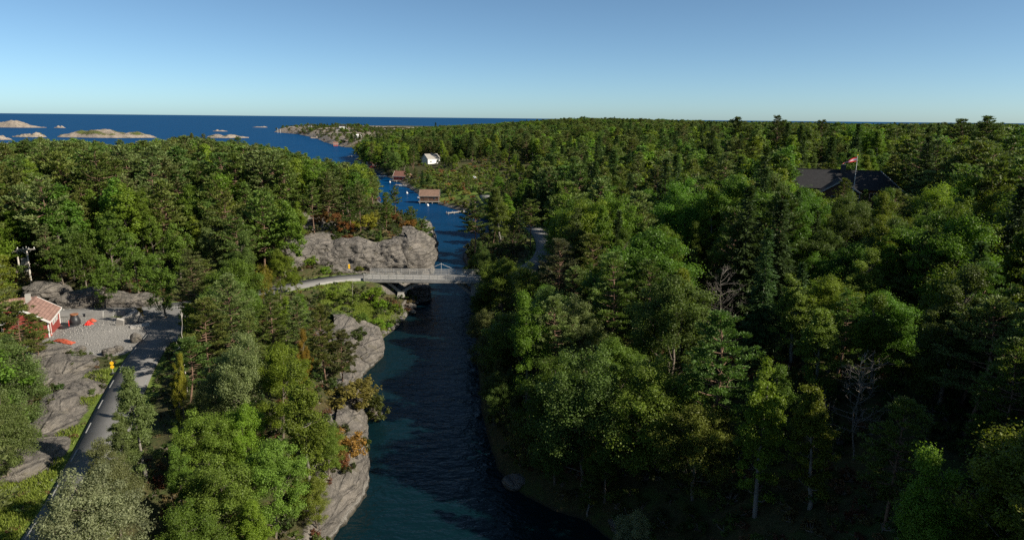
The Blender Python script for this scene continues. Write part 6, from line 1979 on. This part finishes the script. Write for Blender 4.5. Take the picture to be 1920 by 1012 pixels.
def tarp(u, v, sx, sy, hz_, label, mat, seed, name='tarpaulin', cat='tarpaulin', rz=0.0):
    p = ground_at(u, v)
    n = 22
    X, Y = np.meshgrid(np.linspace(-1, 1, n), np.linspace(-1, 1, n))
    r = np.sqrt(X ** 2 + Y ** 2)
    z = hz_ * np.clip(1 - r ** 2, 0, 1) * (1 + 0.5 * fbm(X * 3 + seed, Y * 3, seed, 3)) + 0.10 * fbm(X * 6, Y * 6, seed, 2) + 0.08
    x = X * sx / 2 * (1 + 0.16 * fbm(Y * 2, X * 2, seed, 2))
    y = Y * sy / 2 * (1 + 0.16 * fbm(X * 2, Y * 2, seed + 3, 2))
    k = np.clip(1.25 / np.maximum(r * 1.0, 1.25), 0, 1)
    ca, sb = math.cos(rz), math.sin(rz)
    wx_, wy_ = p[0] + (x * ca - y * sb) * k, p[1] + (x * sb + y * ca) * k
    gz_ = np.maximum(height(wx_.ravel(), wy_.ravel()).reshape(n, n), p[2] - 0.6)
    V = np.stack([(wx_ - p[0]).ravel(), (wy_ - p[1]).ravel(), (gz_ - p[2] + z).ravel()], 1)
    ii = np.arange(n * n).reshape(n, n)
    F = np.stack([ii[:-1, :-1], ii[:-1, 1:], ii[1:, 1:], ii[1:, :-1]], -1).reshape(-1, 4)
    o = link(name, mesh_np(name, V, F, [mat], smooth=True), label=label, category=cat)
    o.location = tuple(p)
    md = o.modifiers.new('thickness', 'SOLIDIFY')
    md.thickness = 0.02
tarp(166, 609, 1.2, 1.0, 0.45, 'bright red tarpaulin bundle on the gravel', M['red_tarp'], 1.0)
tarp(173, 600, 1.2, 0.9, 0.35, 'orange-red sheet scrap behind the bright red bundle', M['orange_net'], 2.0)
tarp(120, 640, 3.6, 0.8, 0.25, 'long strip of orange-red netting at the yard edge', M['orange_net'], 3.0, 'netting', 'netting', -0.35)
tarp(78, 628, 2.6, 1.0, 0.3, 'orange netting heap among the pines by the yard', M['orange_net'], 4.0, 'netting', 'netting', 0.2)
# tipped pale concrete slabs
def slab(u, v, size, rot, label, z=None):
    p = ground_at(u, v)
    t = empty('concrete_slab', (p[0], p[1], p[2] + (z or 0.4)), 0, label, 'slab')
    o = MB().box((0, 0, 0), size, taper=0.94).build('body', M['pale_concrete'], t)
    o.rotation_euler = rot
    MB().box((0, -0.02, 0), (0.12, 0.12, 0.12)).build('lifting_eye', M['steel'], o)
slab(246, 604, (2.9, 0.55, 1.5), (0.35, -0.45, 0.5), 'tipped pale concrete slab at the yard corner', 0.65)
slab(226, 612, (1.0, 0.4, 1.2), (0.3, 0.3, 0.2), 'small concrete piece left of the tipped slab', 0.4)
slab(262, 612, (2.6, 1.2, 0.3), (0.1, 0.0, 0.6), 'flat concrete plate lying behind the tipped slab', 0.2)
rock(254, 634, 6.6, (1.5, 1.1, 1.4), 0.4, 'upright pale boulder at the yard entrance', 'boulder', True, amp=0.4, power=0.95)
rock(205, 660, 6.3, (1.6, 1.3, 1.0), 0.9, 'grey boulder on the shaded rim of the yard', 'boulder', True)
rock(222, 654, 6.3, (1.2, 1.2, 0.9), 0.2, 'smaller boulder right of the rim boulder', 'boulder', True)
rock(150, 655, 6.3, (1.5, 1.1, 0.8), 1.4, 'boulder in front of the netting strip', 'boulder', True)
p = ground_at(262, 594)
add_ = KIND['shrub'][1]
o = empty('yard_shrub', tuple(p), 0.5, 'yellowing shrub in the shade beside the tipped slab', 'shrub')
o.scale = (0.55, 0.55, 0.8)
link('trunk', add_['trunk'], o)
c = link('crown', add_['crown'], o)
c.color = (0.22, 0.17, 0.03, 1)
